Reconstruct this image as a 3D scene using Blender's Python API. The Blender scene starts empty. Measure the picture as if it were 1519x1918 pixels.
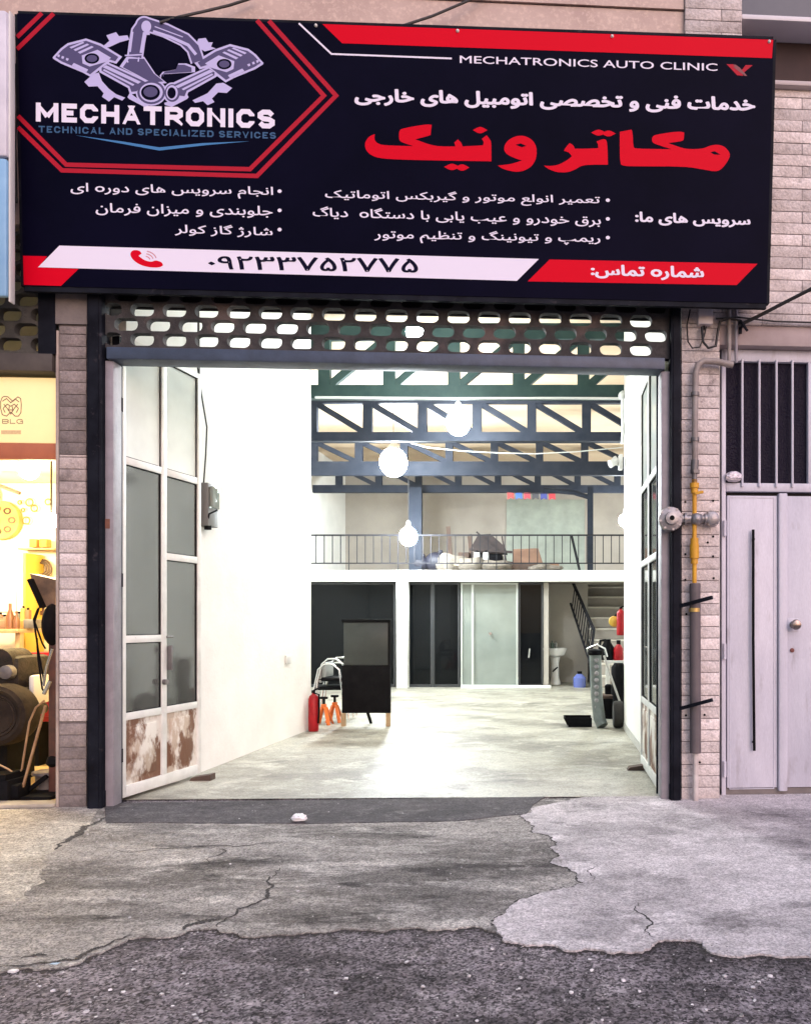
import bpy, bmesh, math, random
from mathutils import Vector, Matrix
from mathutils.geometry import delaunay_2d_cdt
random.seed(7)
R = math.radians
sc = bpy.context.scene
COL = sc.collection

# ------------------------------------------------------------------ camera
FPX, CX, CY, EYE = 1400.0, 1045.0, 1165.0, 1.34      # focal length / axis in photograph pixels, eye height in metres
cd = bpy.data.cameras.new('camera'); cam = bpy.data.objects.new('camera', cd); COL.objects.link(cam)
cd.sensor_fit = 'VERTICAL'; cd.sensor_height = 36.0; cd.sensor_width = 36.0
cd.lens = FPX / 1918 * 36.0
cd.shift_x = -(CX - 759.5) / 1918; cd.shift_y = (CY - 959) / 1918
cd.clip_end = 500; cd.clip_start = 0.05
cam.location = (0, 0, EYE); cam.rotation_euler = (R(90), 0, 0)
sc.camera = cam

# ------------------------------------------------------------------ world, sun, exposure
w = bpy.data.worlds.new('World'); sc.world = w; w.use_nodes = True
nt = w.node_tree; N = nt.nodes; L = nt.links
bg = N['Background']
sky = N.new('ShaderNodeTexSky'); sky.sky_type = 'NISHITA'; sky.sun_disc = False
sky.sun_elevation = R(24); sky.sun_rotation = R(150); sky.dust_density = 2.0
tc = N.new('ShaderNodeTexCoord'); sx = N.new('ShaderNodeSeparateXYZ'); L.new(tc.outputs['Generated'], sx.inputs[0])
mr = N.new('ShaderNodeMapRange'); mr.inputs[1].default_value = -0.7; mr.inputs[2].default_value = 0.7; L.new(sx.outputs[0], mr.inputs[0])
cr = N.new('ShaderNodeMix'); cr.data_type = 'RGBA'                 # sky tint added for pinkish side light: pink towards +x, neutral towards -x
cr.inputs[6].default_value = (1.0, 0.97, 0.94, 1); cr.inputs[7].default_value = (1.15, 0.98, 1.20, 1); L.new(mr.outputs[0], cr.inputs[0])
mu = N.new('ShaderNodeMix'); mu.data_type = 'RGBA'; mu.blend_type = 'MULTIPLY'; mu.inputs[0].default_value = 1
L.new(sky.outputs[0], mu.inputs[6]); L.new(cr.outputs[2], mu.inputs[7]); L.new(mu.outputs[2], bg.inputs[0])
bg.inputs[1].default_value = 0.15
sd = bpy.data.lights.new('sun', 'SUN'); sun = bpy.data.objects.new('sun', sd); COL.objects.link(sun)
sd.energy = 1.0; sd.angle = R(60); sd.color = (1.0, 0.91, 1.0)
sun.rotation_euler = (R(34), 0, R(24))
sc.view_settings.view_transform = 'Standard'; sc.view_settings.look = 'None'; sc.view_settings.gamma = 1
sc.view_settings.use_curve_mapping = False
sc.view_settings.exposure = 0.25
sc.cycles.use_denoising = True
sc.cycles.sample_clamp_indirect = 6
sc.cycles.max_bounces = 8
BULB = 345.0

# ------------------------------------------------------------------ frames and pixel helpers
TH = math.atan(0.056); CT, ST = math.cos(TH), math.sin(TH)
WF = Matrix.Identity(4)
FF = Matrix.Translation((0, 5.6, 0)) @ Matrix.Rotation(TH, 4, 'Z')       # facade frame: x along the wall, y inwards, z up
def W(px, py, d): return Vector(((px - CX) * d / FPX, d, EYE + (CY - py) * d / FPX))
def G(px, py, z=0.0):
    d = (EYE - z) * FPX / (py - CY); return Vector(((px - CX) * d / FPX, d, z))
def F(px, py, y=0.0):
    a = (px - CX) / FPX; t = (y + 5.6 * CT) / (CT - ST * a)
    return Vector((CT * t * a + ST * t - 5.6 * ST, y, EYE + t * (CY - py) / FPX))
SD = 0.985
def _sp(px, py): 
    inv = (0.1905 - 4.47e-6 * (px - 33) - 6.8e-6 * (py - 25)) / SD
    return W(px, py, 1 / inv)
_a, _b, _c = _sp(33, 25), _sp(1448, 73), _sp(45, 535)
SNORM = (_b - _a).cross(_c - _a).normalized()
if SNORM.y > 0: SNORM.negate()
CAMP = Vector((0, 0, EYE))
def S(px, py, lift=0.0):
    dirv = Vector(((px - CX) / FPX, 1, (CY - py) / FPX))
    o = _a + SNORM * lift
    t = (o - CAMP).dot(SNORM) / dirv.dot(SNORM)
    return CAMP + dirv * t

# ------------------------------------------------------------------ materials
MATS = {}
def mat(name, c1, c2=None, scale=4.0, detail=6, rough=0.6, metal=0.0, bump=0.0, bscale=40.0, spec=None, island=0.0,
        emit=None, estr=0.0, lo=0.35, hi=0.65, c3=None, s3=18.0, lo3=0.58, hi3=0.66, stretch=(1, 1, 1), rvar=0.0, coat=0.0, grain=0.0):
    if name in MATS: return MATS[name]
    m = bpy.data.materials.new(name); m.use_nodes = True; nt = m.node_tree; n = nt.nodes; l = nt.links
    p = n['Principled BSDF']
    p.inputs['Roughness'].default_value = rough; p.inputs['Metallic'].default_value = metal
    if spec is not None: p.inputs['Specular IOR Level'].default_value = spec
    if coat: p.inputs['Coat Weight'].default_value = coat; p.inputs['Coat Roughness'].default_value = 0.15
    col = None
    tcn = n.new('ShaderNodeTexCoord'); mp = n.new('ShaderNodeMapping'); mp.inputs['Scale'].default_value = stretch
    l.new(tcn.outputs['Object'], mp.inputs[0])
    def noise(s, d, loc=0):
        t = n.new('ShaderNodeTexNoise'); t.inputs['Scale'].default_value = s; t.inputs['Detail'].default_value = d
        t.inputs['Roughness'].default_value = 0.62
        l.new(mp.outputs[0], t.inputs['Vector']); return t
    def mixc(a, b, fac):
        x = n.new('ShaderNodeMix'); x.data_type = 'RGBA'
        for i, v in ((6, a), (7, b)):
            if isinstance(v, tuple): x.inputs[i].default_value = (*v, 1)
            else: l.new(v, x.inputs[i])
        l.new(fac, x.inputs[0]); return x.outputs[2]
    def rng(sock, a, b):
        x = n.new('ShaderNodeMapRange'); x.inputs[1].default_value = a; x.inputs[2].default_value = b; l.new(sock, x.inputs[0]); return x.outputs[0]
    if c2 is not None:
        t = noise(scale, detail); col = mixc(c1, c2, rng(t.outputs[0], lo, hi))
        if rvar:
            x = n.new('ShaderNodeMapRange'); x.inputs[1].default_value = lo; x.inputs[2].default_value = hi
            x.inputs[3].default_value = rough - rvar; x.inputs[4].default_value = rough + rvar
            l.new(t.outputs[0], x.inputs[0]); l.new(x.outputs[0], p.inputs['Roughness'])
    if c3 is not None:
        t = noise(s3, 8); col = mixc(col if col is not None else c1, c3, rng(t.outputs[0], lo3, hi3))
    if island:
        g = n.new('ShaderNodeNewGeometry'); x = n.new('ShaderNodeMapRange')
        x.inputs[3].default_value = 1 - island; x.inputs[4].default_value = 1 + island * 0.5
        l.new(g.outputs['Random Per Island'], x.inputs[0])
        mm = n.new('ShaderNodeMix'); mm.data_type = 'RGBA'; mm.blend_type = 'MULTIPLY'; mm.inputs[0].default_value = 1
        if col is None: mm.inputs[6].default_value = (*c1, 1)
        else: l.new(col, mm.inputs[6])
        l.new(x.outputs[0], mm.inputs[7]); col = mm.outputs[2]
    if grain:
        t = noise(75, 3); x = n.new('ShaderNodeMapRange'); x.inputs[1].default_value = .3; x.inputs[2].default_value = .7
        x.inputs[3].default_value = 1 - grain; x.inputs[4].default_value = 1 + grain; l.new(t.outputs[0], x.inputs[0])
        mm = n.new('ShaderNodeMix'); mm.data_type = 'RGBA'; mm.blend_type = 'MULTIPLY'; mm.inputs[0].default_value = 1
        l.new(col, mm.inputs[6]); l.new(x.outputs[0], mm.inputs[7]); col = mm.outputs[2]
    if col is None: p.inputs['Base Color'].default_value = (*c1, 1)
    else: l.new(col, p.inputs['Base Color'])
    if bump:
        t = noise(bscale, 6); b = n.new('ShaderNodeBump'); b.inputs['Strength'].default_value = min(1, bump); b.inputs['Distance'].default_value = 0.02 * max(1, bump)
        l.new(t.outputs[0], b.inputs['Height']); l.new(b.outputs[0], p.inputs['Normal'])
    if emit is not None:
        p.inputs['Emission Color'].default_value = (*emit, 1); p.inputs['Emission Strength'].default_value = estr
    MATS[name] = m; return m
def glass_mat(name, tint, refl_rough=0.05, body=(0.1, 0.1, 0.1), bodymix=0.3, ior=1.5, bump=0.0, bscale=30, film=0.0):
    m = bpy.data.materials.new(name); m.use_nodes = True; nt = m.node_tree; n = nt.nodes; l = nt.links
    out = n['Material Output']; n.remove(n['Principled BSDF'])
    tr = n.new('ShaderNodeBsdfTransparent'); tr.inputs[0].default_value = (*tint, 1)
    df = n.new('ShaderNodeBsdfDiffuse'); df.inputs[0].default_value = (*body, 1)
    gl = n.new('ShaderNodeBsdfGlossy'); gl.inputs['Roughness'].default_value = refl_rough
    fr = n.new('ShaderNodeFresnel'); fr.inputs[0].default_value = ior
    m1 = n.new('ShaderNodeMixShader'); m1.inputs[0].default_value = bodymix
    m2 = n.new('ShaderNodeMixShader')
    tcn = n.new('ShaderNodeTexCoord'); t = n.new('ShaderNodeTexNoise'); t.inputs['Scale'].default_value = bscale; t.inputs['Detail'].default_value = 5
    l.new(tcn.outputs['Object'], t.inputs['Vector'])
    if film:
        x = n.new('ShaderNodeMapRange'); x.inputs[1].default_value = 0.3; x.inputs[2].default_value = 0.7
        x.inputs[3].default_value = max(0, bodymix - film); x.inputs[4].default_value = min(1, bodymix + film)
        t2 = n.new('ShaderNodeTexNoise'); t2.inputs['Scale'].default_value = 2.2; t2.inputs['Detail'].default_value = 6
        l.new(tcn.outputs['Object'], t2.inputs['Vector']); l.new(t2.outputs[0], x.inputs[0]); l.new(x.outputs[0], m1.inputs[0])
    if bump:
        b = n.new('ShaderNodeBump'); b.inputs['Strength'].default_value = bump; b.inputs['Distance'].default_value = 0.02
        l.new(t.outputs[0], b.inputs['Height']); l.new(b.outputs[0], gl.inputs['Normal']); l.new(b.outputs[0], fr.inputs['Normal'])
    l.new(tr.outputs[0], m1.inputs[1]); l.new(df.outputs[0], m1.inputs[2])
    l.new(m1.outputs[0], m2.inputs[1]); l.new(gl.outputs[0], m2.inputs[2]); l.new(fr.outputs[0], m2.inputs[0])
    l.new(m2.outputs[0], out.inputs[0]); MATS[name] = m; return m

# ------------------------------------------------------------------ mesh builder
OFF = {}; FRM = {}
class MB:
    def __init__(s): s.v = []; s.f = []
    def add(s, vs, fs):
        o = len(s.v); s.v += [Vector(p) for p in vs]; s.f += [[i + o for i in f] for f in fs]; return s
    def box(s, x0, x1, y0, y1, z0, z1, b=0.0):
        if x0 > x1: x0, x1 = x1, x0
        if y0 > y1: y0, y1 = y1, y0
        if z0 > z1: z0, z1 = z1, z0
        vs = [(x, y, z) for x in (x0, x1) for y in (y0, y1) for z in (z0, z1)]
        fs = [(0, 1, 3, 2), (4, 6, 7, 5), (0, 4, 5, 1), (2, 3, 7, 6), (0, 2, 6, 4), (1, 5, 7, 3)]
        if not b: return s.add(vs, fs)
        bm = bmesh.new(); bv = [bm.verts.new(p) for p in vs]
        for f in fs: bm.faces.new([bv[i] for i in f])
        bmesh.ops.bevel(bm, geom=bm.edges[:], offset=min(b, (x1 - x0) * .45, (y1 - y0) * .45, (z1 - z0) * .45), segments=2, profile=0.5, affect='EDGES')
        return s.take(bm)
    def take(s, bm):
        bm.verts.index_update(); s.add([v.co.copy() for v in bm.verts], [[v.index for v in f.verts] for f in bm.faces]); bm.free(); return s
    def obox(s, p0, p1, w, h, up=(0, 0, 1)):
        """bar of w x h from p0 to p1"""
        p0, p1 = Vector(p0), Vector(p1); d = (p1 - p0).normalized(); up = Vector(up)
        if abs(d.dot(up)) > .98: up = Vector((0, 1, 0))
        a = d.cross(up).normalized(); b = a.cross(d).normalized()
        vs = [p + a * i * w / 2 + b * j * h / 2 for p in (p0, p1) for i, j in ((-1, -1), (1, -1), (1, 1), (-1, 1))]
        return s.add(vs, [(0, 1, 2, 3), (7, 6, 5, 4), (0, 4, 5, 1), (1, 5, 6, 2), (2, 6, 7, 3), (3, 7, 4, 0)])
    def tube(s, pts, r, n=8, closed=False, r1=None):
        pts = [Vector(p) for p in pts]; k = len(pts)
        rings = []; ref = None
        for i, p in enumerate(pts):
            if closed: d = (pts[(i + 1) % k] - pts[i - 1]).normalized()
            else: d = (pts[min(i + 1, k - 1)] - pts[max(i - 1, 0)]).normalized()
            if ref is None:
                ref = Vector((0, 0, 1)) if abs(d.z) < .9 else Vector((1, 0, 0))
            a = (ref - d * ref.dot(d)).normalized(); ref = a; b = d.cross(a)
            rr = r if r1 is None else r + (r1 - r) * i / (k - 1)
            rings.append([p + a * rr * math.cos(t * 2 * math.pi / n) + b * rr * math.sin(t * 2 * math.pi / n) for t in range(n)])
        vs = [q for g in rings for q in g]; fs = []
        for i in range(k if closed else k - 1):
            j = (i + 1) % k
            for t in range(n): fs.append((i * n + t, i * n + (t + 1) % n, j * n + (t + 1) % n, j * n + t))
        if not closed: fs += [tuple(range(n))[::-1], tuple((k - 1) * n + t for t in range(n))]
        return s.add(vs, fs)
    def cyl(s, p0, p1, r, r1=None, n=20): return s.tube([p0, p1], r, n, r1=r if r1 is None else r1)
    def lathe(s, prof, c, axis='z', n=24):
        """prof: (radius, height) pairs"""
        c = Vector(c); vs = []
        for r, h in prof:
            for t in range(n):
                a = t * 2 * math.pi / n; x, y = r * math.cos(a), r * math.sin(a)
                vs.append(c + Vector({'z': (x, y, h), 'x': (h, x, y), 'y': (x, h, y)}[axis]))
        fs = []
        for i in range(len(prof) - 1):
            for t in range(n): fs.append((i * n + t, i * n + (t + 1) % n, (i + 1) * n + (t + 1) % n, (i + 1) * n + t))
        fs += [tuple(range(n))[::-1], tuple((len(prof) - 1) * n + t for t in range(n))]
        return s.add(vs, fs)
    def sphere(s, c, r, n=16, sq=(1, 1, 1)):
        c = Vector(c); bm = bmesh.new(); bmesh.ops.create_uvsphere(bm, u_segments=n, v_segments=n // 2 + 2, radius=r)
        for v in bm.verts: v.co = Vector((v.co.x * sq[0], v.co.y * sq[1], v.co.z * sq[2])) + c
        return s.take(bm)
    def poly(s, pts): return s.add(pts, [tuple(range(len(pts)))])
    def prism(s, pts, vec):
        """closed outline (list of 3D points) swept by vec"""
        pts = [Vector(p) for p in pts]; n = len(pts); vec = Vector(vec)
        vs = pts + [p + vec for p in pts]
        return s.add(vs, [tuple(range(n))[::-1], tuple(range(n, 2 * n))] + [(i, (i + 1) % n, n + (i + 1) % n, n + i) for i in range(n)])
    def tris2(s, vt, fn):
        vs, fs = vt; return s.add([fn(*p) for p in vs], fs)
    def build(s, name, m, parent=None, frame=None, label=None, cat=None, group=None, kind=None, smooth=True):
        me = bpy.data.meshes.new(name)
        if parent is not None: off = OFF[parent.name]; frame = FRM[parent.name]
        else:
            frame = frame or WF
            lo = [min(v[i] for v in s.v) for i in range(3)]; hi = [max(v[i] for v in s.v) for i in range(3)]
            off = Vector(((lo[0] + hi[0]) / 2, (lo[1] + hi[1]) / 2, lo[2]))
        me.from_pydata([v - off for v in s.v], [], s.f); 
        bm = bmesh.new(); bm.from_mesh(me); bmesh.ops.recalc_face_normals(bm, faces=bm.faces); bm.to_mesh(me); bm.free()
        if smooth:
            me.polygons.foreach_set('use_smooth', [True] * len(me.polygons)); me.set_sharp_from_angle(angle=R(38))
        me.materials.append(m); me.update()
        o = bpy.data.objects.new(name, me); COL.objects.link(o)
        if parent is not None: o.parent = parent
        else: o.matrix_world = frame @ Matrix.Translation(off)
        OFF[o.name] = off; FRM[o.name] = frame
        tag(o, label, cat, group, kind); return o
def tag(o, label=None, cat=None, group=None, kind=None):
    for k, v in (('label', label), ('category', cat), ('group', group), ('kind', kind)):
        if v: o[k] = v
    return o
def thing(name, label, cat, base, frame=None, group=None):
    o = bpy.data.objects.new(name, None); COL.objects.link(o); frame = frame or WF
    o.empty_display_size = .1; base = Vector(base)
    o.matrix_world = frame @ Matrix.Translation(base); OFF[o.name] = base; FRM[o.name] = frame
    return tag(o, label, cat, group)
def union(polys):
    """planar union of overlapping 2D polygons -> (verts, triangles), every triangle once"""
    vs = []; fs = []
    for p in polys:
        a = sum(p[i][0] * p[(i + 1) % len(p)][1] - p[(i + 1) % len(p)][0] * p[i][1] for i in range(len(p)))
        q = p if a > 0 else p[::-1]
        o = len(vs); vs += [Vector(x) for x in q]; fs.append(list(range(o, o + len(q))))
    ov, oe, of, a, b, c = delaunay_2d_cdt(vs, [], fs, 0, 1e-6, True)
    return [tuple(v) for v in ov], [tuple(f) for f, g in zip(of, c) if g]
def curve_mesh(outlines, ext):
    """filled plate from 2D outlines (holes allowed), thickness 2*ext along z -> verts, faces"""
    cu = bpy.data.curves.new('tmp', 'CURVE'); cu.dimensions = '2D'; cu.fill_mode = 'BOTH'; cu.extrude = ext
    for p in outlines:
        sp = cu.splines.new('POLY'); sp.points.add(len(p) - 1); sp.use_cyclic_u = True
        for q, x in zip(sp.points, p): q.co = (x[0], x[1], 0, 1)
    o = bpy.data.objects.new('tmp', cu); COL.objects.link(o)
    dg = bpy.context.evaluated_depsgraph_get(); me = bpy.data.meshes.new_from_object(o.evaluated_get(dg))
    r = [tuple(v.co) for v in me.vertices], [tuple(f.vertices) for f in me.polygons]
    bpy.data.objects.remove(o); bpy.data.curves.remove(cu); bpy.data.meshes.remove(me); return r
def text_polys(s, bold=0.0):
    cu = bpy.data.curves.new('tmp', 'FONT'); cu.body = s; cu.size = 1; cu.resolution_u = 4
    o = bpy.data.objects.new('tmp', cu); COL.objects.link(o)
    dg = bpy.context.evaluated_depsgraph_get(); me = bpy.data.meshes.new_from_object(o.evaluated_get(dg))
    bm = bmesh.new(); bm.from_mesh(me); bmesh.ops.remove_doubles(bm, verts=bm.verts, dist=1e-5); bmesh.ops.triangulate(bm, faces=bm.faces[:])
    r = []
    for f in bm.faces:
        if f.calc_area() > 1e-8: r.append([tuple(v.co.xy) for v in f.verts])
    if bold:
        for e in bm.edges:
            if len(e.link_faces) == 1:
                a, c = e.verts[0].co.xy, e.verts[1].co.xy; d = c - a
                if d.length < 1e-5: continue
                d.normalize(); n = Vector((-d.y, d.x)) * bold; x = d * bold * .45
                r.append([tuple(a - x * .3 + n * .55), tuple(c + x * .3 + n * .55), tuple(c + x + n * 0), tuple(c + x * .3 - n * .55), tuple(a - x * .3 - n * .55), tuple(a - x + n * 0)])
    bm.free(); bpy.data.objects.remove(o); bpy.data.curves.remove(cu); bpy.data.meshes.remove(me)
    return r
def clusters(polys):
    """split polygons into runs whose x-extents do not overlap"""
    q = sorted(polys, key=lambda p: min(v[0] for v in p)); out = []; hi = -1e9
    for p in q:
        if min(v[0] for v in p) > hi + 1e-4: out.append([])
        out[-1].append(p); hi = max(hi, max(v[0] for v in p))
    return out
def fit(polys, xl, tl, bl, xr, tr, br):
    """map 2D polygons' bounding box onto the pixel box with left edge (tl..bl at xl) and right edge (tr..br at xr)"""
    X = [p[0] for q in polys for p in q]; Y = [p[1] for q in polys for p in q]
    x0, x1, y0, y1 = min(X), max(X), min(Y), max(Y)
    def m(p):
        u = (p[0] - x0) / (x1 - x0); v = (p[1] - y0) / (y1 - y0)
        t = tl + (tr - tl) * u; b = bl + (br - bl) * u
        return (xl + (xr - xl) * u, b + (t - b) * v)
    return [[m(p) for p in q] for q in polys]
def seg_quads(pts, wd, closed=False):
    P = [Vector(p) for p in pts]
    P = [p for i, p in enumerate(P) if i == 0 or (p - P[i - 1]).length > 1e-6]; k = len(P)
    if not closed and k > 2 and (P[0] - P[-1]).length < 1e-6: P = P[:-1]; k -= 1; closed = True
    side = []
    for i in range(k):
        d0 = (P[i] - P[i - 1]).normalized() if (closed or i > 0) else None
        d1 = (P[(i + 1) % k] - P[i]).normalized() if (closed or i < k - 1) else None
        n0 = Vector((-d0.y, d0.x)) if d0 else None; n1 = Vector((-d1.y, d1.x)) if d1 else None
        if n0 is None: side.append(n1 * wd / 2)
        elif n1 is None: side.append(n0 * wd / 2)
        else:
            m = n0 + n1
            if m.length < .3: side.append(n1 * wd / 2)
            else:
                m.normalize(); side.append(m * min(wd / 2 / max(m.dot(n1), .3), wd * 1.2))
    return [[tuple(P[i] + side[i]), tuple(P[(i + 1) % k] + side[(i + 1) % k]), tuple(P[(i + 1) % k] - side[(i + 1) % k]), tuple(P[i] - side[i])] for i in range(k if closed else k - 1)]
def circ(cx, cy, rx, ry=None, n=24, a0=0): 
    ry = rx if ry is None else ry
    return [(cx + rx * math.cos(a0 + t * 2 * math.pi / n), cy + ry * math.sin(a0 + t * 2 * math.pi / n)) for t in range(n)]
# squarish stroke letters
K = .26
GLY = {'A': [[(0, 0), (.5, 1)], [(.5, 1), (1, 0)], [(.2, .27), (.8, .27)]],
 'B': [[(0, 0), (0, 1), (.8, 1), (1, .8), (1, .65), (.85, .52), (0, .52)], [(0, 0), (.75, 0), (1, .2), (1, .35), (.85, .52)]],
 'C': [[(1, .68), (1, 1 - K), (1 - K, 1), (K, 1), (0, 1 - K), (0, K), (K, 0), (1 - K, 0), (1, K), (1, .32)]],
 'D': [[(0, 0), (0, 1), (1 - K, 1), (1, 1 - K), (1, K), (1 - K, 0), (0, 0)]],
 'E': [[(1, 1), (0, 1), (0, 0), (1, 0)], [(0, .5), (.9, .5)]],
 'G': [[(1, .75), (1 - K, 1), (K, 1), (0, 1 - K), (0, K), (K, 0), (1, 0), (1, .5), (.55, .5)]],
 'H': [[(0, 0), (0, 1)], [(1, 0), (1, 1)], [(0, .5), (1, .5)]], 'I': [[(0, 0), (0, 1)]],
 'L': [[(0, 1), (0, 0), (1, 0)]], 'M': [[(0, 0), (0, 1)], [(1, 0), (1, 1)], [(0, 1), (.5, .2)], [(1, 1), (.5, .2)]],
 'N': [[(0, 0), (0, 1)], [(0, 1), (1, 0)], [(1, 0), (1, 1)]],
 'O': [[(K, 0), (1 - K, 0), (1, K), (1, 1 - K), (1 - K, 1), (K, 1), (0, 1 - K), (0, K), (K, 0)]],
 'P': [[(0, 0), (0, 1), (1 - K, 1), (1, .84), (1, .58), (1 - K, .42), (0, .42)]],
 'R': [[(0, 0), (0, 1), (1 - K, 1), (1, .84), (1, .58), (1 - K, .42), (0, .42)], [(.5, .42), (1, 0)]],
 'S': [[(1, .78), (1 - K, 1), (K, 1), (0, .84), (0, .68), (K, .52), (1 - K, .48), (1, .34), (1, .16), (1 - K, 0), (K, 0), (0, .22)]],
 'T': [[(0, 1), (1, 1)], [(.5, 1), (.5, 0)]], 'V': [[(0, 1), (.5, 0)], [(.5, 0), (1, 1)]], 'Z': [[(0, 1), (1, 1)], [(1, 1), (0, 0)], [(0, 0), (1, 0)]]}
def stroke_text(s, t=0.2, wd=0.9, gap=0.16):
    x = 0; out = []
    for ch in s:
        if ch == ' ': x += wd * .55; continue
        lw = {'I': t, 'M': wd * 1.25, 'E': wd * .85, 'L': wd * .82, 'S': wd * .95}.get(ch, wd)
        for st in GLY[ch]:
            pts = [(x + t / 2 + px * (lw - t), t / 2 + py * (1 - t)) for px, py in st]
            if not (len(st) > 2 and st[0] == st[-1]):
                for i, j in ((0, 1), (-1, -2)):
                    if st[i][1] in (0, 1): d = Vector(pts[i]) - Vector(pts[j]); pts[i] = tuple(Vector(pts[i]) + d.normalized() * t * .75)
            out += [[(min(max(a, x), x + lw), min(max(c, 0), 1)) for a, c in q] for q in seg_quads(pts, t)]
        x += lw + gap
    return out
# Persian letters: joining forms
FORM = {}
def _f(ch, base, n): FORM[ch] = (base, n)
for ch, b, n in (('ا', 0xFE8D, 2), ('ب', 0xFE8F, 4), ('پ', 0xFB56, 4), ('ت', 0xFE95, 4), ('ج', 0xFE9D, 4), ('خ', 0xFEA5, 4), ('د', 0xFEA9, 2), ('ر', 0xFEAD, 2),
    ('ز', 0xFEAF, 2), ('ژ', 0xFB8A, 2), ('س', 0xFEB1, 4), ('ش', 0xFEB5, 4), ('ص', 0xFEB9, 4), ('ظ', 0xFEC5, 4), ('ع', 0xFEC9, 4), ('ف', 0xFED1, 4), ('ق', 0xFED5, 4),
    ('ک', 0xFB8E, 4), ('گ', 0xFB92, 4), ('ل', 0xFEDD, 4), ('م', 0xFEE1, 4), ('ن', 0xFEE5, 4), ('ه', 0xFEE9, 4), ('و', 0xFEED, 2), ('ی', 0xFBFC, 4)): _f(ch, b, n)
def shape(s):
    out = []
    for i, ch in enumerate(s):
        if ch not in FORM: out.append(ch); continue
        b, n = FORM[ch]
        prev = i > 0 and s[i - 1] in FORM and FORM[s[i - 1]][1] == 4
        nxt = n == 4 and i + 1 < len(s) and s[i + 1] in FORM
        if not prev and not nxt: out.append({'ه': 'o', 'ع': chr(0xFECA)}.get(ch, ch)); continue
        out.append(chr(b + (1 if prev and not nxt else 2 if nxt and not prev else 3 if prev and nxt else 0)))
    return ''.join(out[::-1])

# ------------------------------------------------------------------ material palette
white_wall = mat('white_plaster', (.80, .80, .76), (.72, .72, .68), 2.0, rough=.8, bump=.15, bscale=25)
beige_wall = mat('beige_plaster', (.36, .325, .28), (.30, .27, .235), 1.5, rough=.85, bump=.15, bscale=20)
ceil_m = mat('ceiling_panel', (.62, .48, .33), (.55, .41, .27), 1.2, rough=.7)
steel = mat('truss_steel', (.014, .018, .027), (.022, .026, .036), 6, rough=.65, spec=.12)
steel_g = mat('green_steel', (.018, .040, .038), (.028, .055, .05), 4, rough=.6, spec=.2)
black_steel = mat('black_post_paint', (.004, .0045, .008), (.012, .014, .021), 5, rough=.6, spec=.08, bump=.2, bscale=8, c3=(.045, .04, .045), s3=14, lo3=.62, hi3=.75)
bar_steel = mat('slate_bar_paint', (.05, .072, .118), (.035, .05, .08), 7, rough=.5, bump=.2, bscale=15)
white_steel = mat('white_frame_paint', (.74, .75, .71), (.60, .61, .57), 6, rough=.45, bump=.1, bscale=30, c3=(.30, .26, .22), s3=22, lo3=.68, hi3=.8)
lilac_steel = mat('jamb_paint', (.27, .25, .275), (.19, .175, .195), 5, rough=.5, bump=.15, bscale=25, c3=(.16, .11, .10), s3=16, lo3=.66, hi3=.76)
rust_panel = mat('scuffed_rusty_panel', (.66, .63, .56), (.44, .36, .28), 4, rough=.75, bump=.5, bscale=14, c3=(.16, .08, .045), s3=2.9, lo3=.50, hi3=.56, lo=.46, hi=.54, stretch=(1.5, 1, .75))
door_paint = mat('grey_door_paint', (.55, .55, .62), (.45, .45, .52), 2.2, rough=.45, bump=.12, bscale=24, c3=(.30, .28, .30), s3=5, lo3=.58, hi3=.80, stretch=(2.2, 2.2, .5), grain=.06)
brick_m = mat('pale_brick', (.70, .635, .62), (.55, .485, .465), 7, rough=.85, bump=.6, bscale=38, island=.28, c3=(.27, .23, .22), s3=8, lo3=.58, hi3=.74, grain=.22)
brick_d = mat('dusty_shaded_brick', (.27, .23, .22), (.18, .155, .15), 7, rough=.9, bump=.6, bscale=38, island=.3, c3=(.13, .115, .11), s3=6, lo3=.54, hi3=.72, grain=.2)
mortar = mat('mortar', (.15, .13, .125), (.10, .085, .08), 20, rough=.95)
plaster_g = mat('grey_render', (.20, .175, .165), (.145, .13, .125), 6, rough=.9, bump=.3, bscale=30)
stone_m = mat('pink_stone', (.50, .38, .33), (.42, .31, .27), 3, rough=.6, bump=.12, bscale=30, c3=(.60, .47, .40), s3=30, lo3=.5, hi3=.7)
block_m = mat('breeze_block_concrete', (.055, .052, .053), (.03, .029, .030), 10, rough=.9, bump=.4, bscale=50, c3=(.10, .078, .074), s3=2.2, lo3=.56, hi3=.66)
block_dark = mat('sooty_block_concrete', (.075, .072, .062), (.045, .043, .038), 10, rough=.9, bump=.4, bscale=50)
dark_void = mat('dark_paint', (.012, .011, .012), rough=.8)
bulb_m = mat('lamp_glow', (.9, .9, .9), emit=(.88, .96, 1.0), estr=BULB)
warm_bulb = mat('warm_lamp_glow', (.9, .85, .7), emit=(1.0, .80, .46), estr=560)
lamp_base = mat('lamp_socket', (.6, .6, .58), rough=.5)
cable_w = mat('white_cable', (.6, .62, .6), rough=.5)
cable_b = mat('black_cable', (.012, .011, .012), rough=.5)
chrome = mat('chrome', (.6, .6, .6), rough=.22, metal=1.0)
red_paint = mat('red_paint', (.34, .006, .012), (.24, .005, .008), 8, rough=.4, spec=.3)
orange_paint = mat('orange_paint', (.62, .13, .015), rough=.45)
yellow_paint = mat('yellow_paint', (.62, .33, .015), (.50, .24, .01), 10, rough=.5, bump=.2, bscale=40)
black_m = mat('black_plastic', (.006, .006, .007), (.010, .010, .011), 8, rough=.6, spec=.03)
rubber = mat('rubber', (.016, .015, .014), (.026, .024, .022), 12, rough=.8, bump=.2, bscale=40)
porcelain = mat('porcelain', (.74, .73, .70), rough=.15)
board_grey = mat('board_glass_grey', (.035, .042, .040), (.05, .058, .055), 3, rough=.3, spec=.3)
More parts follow.
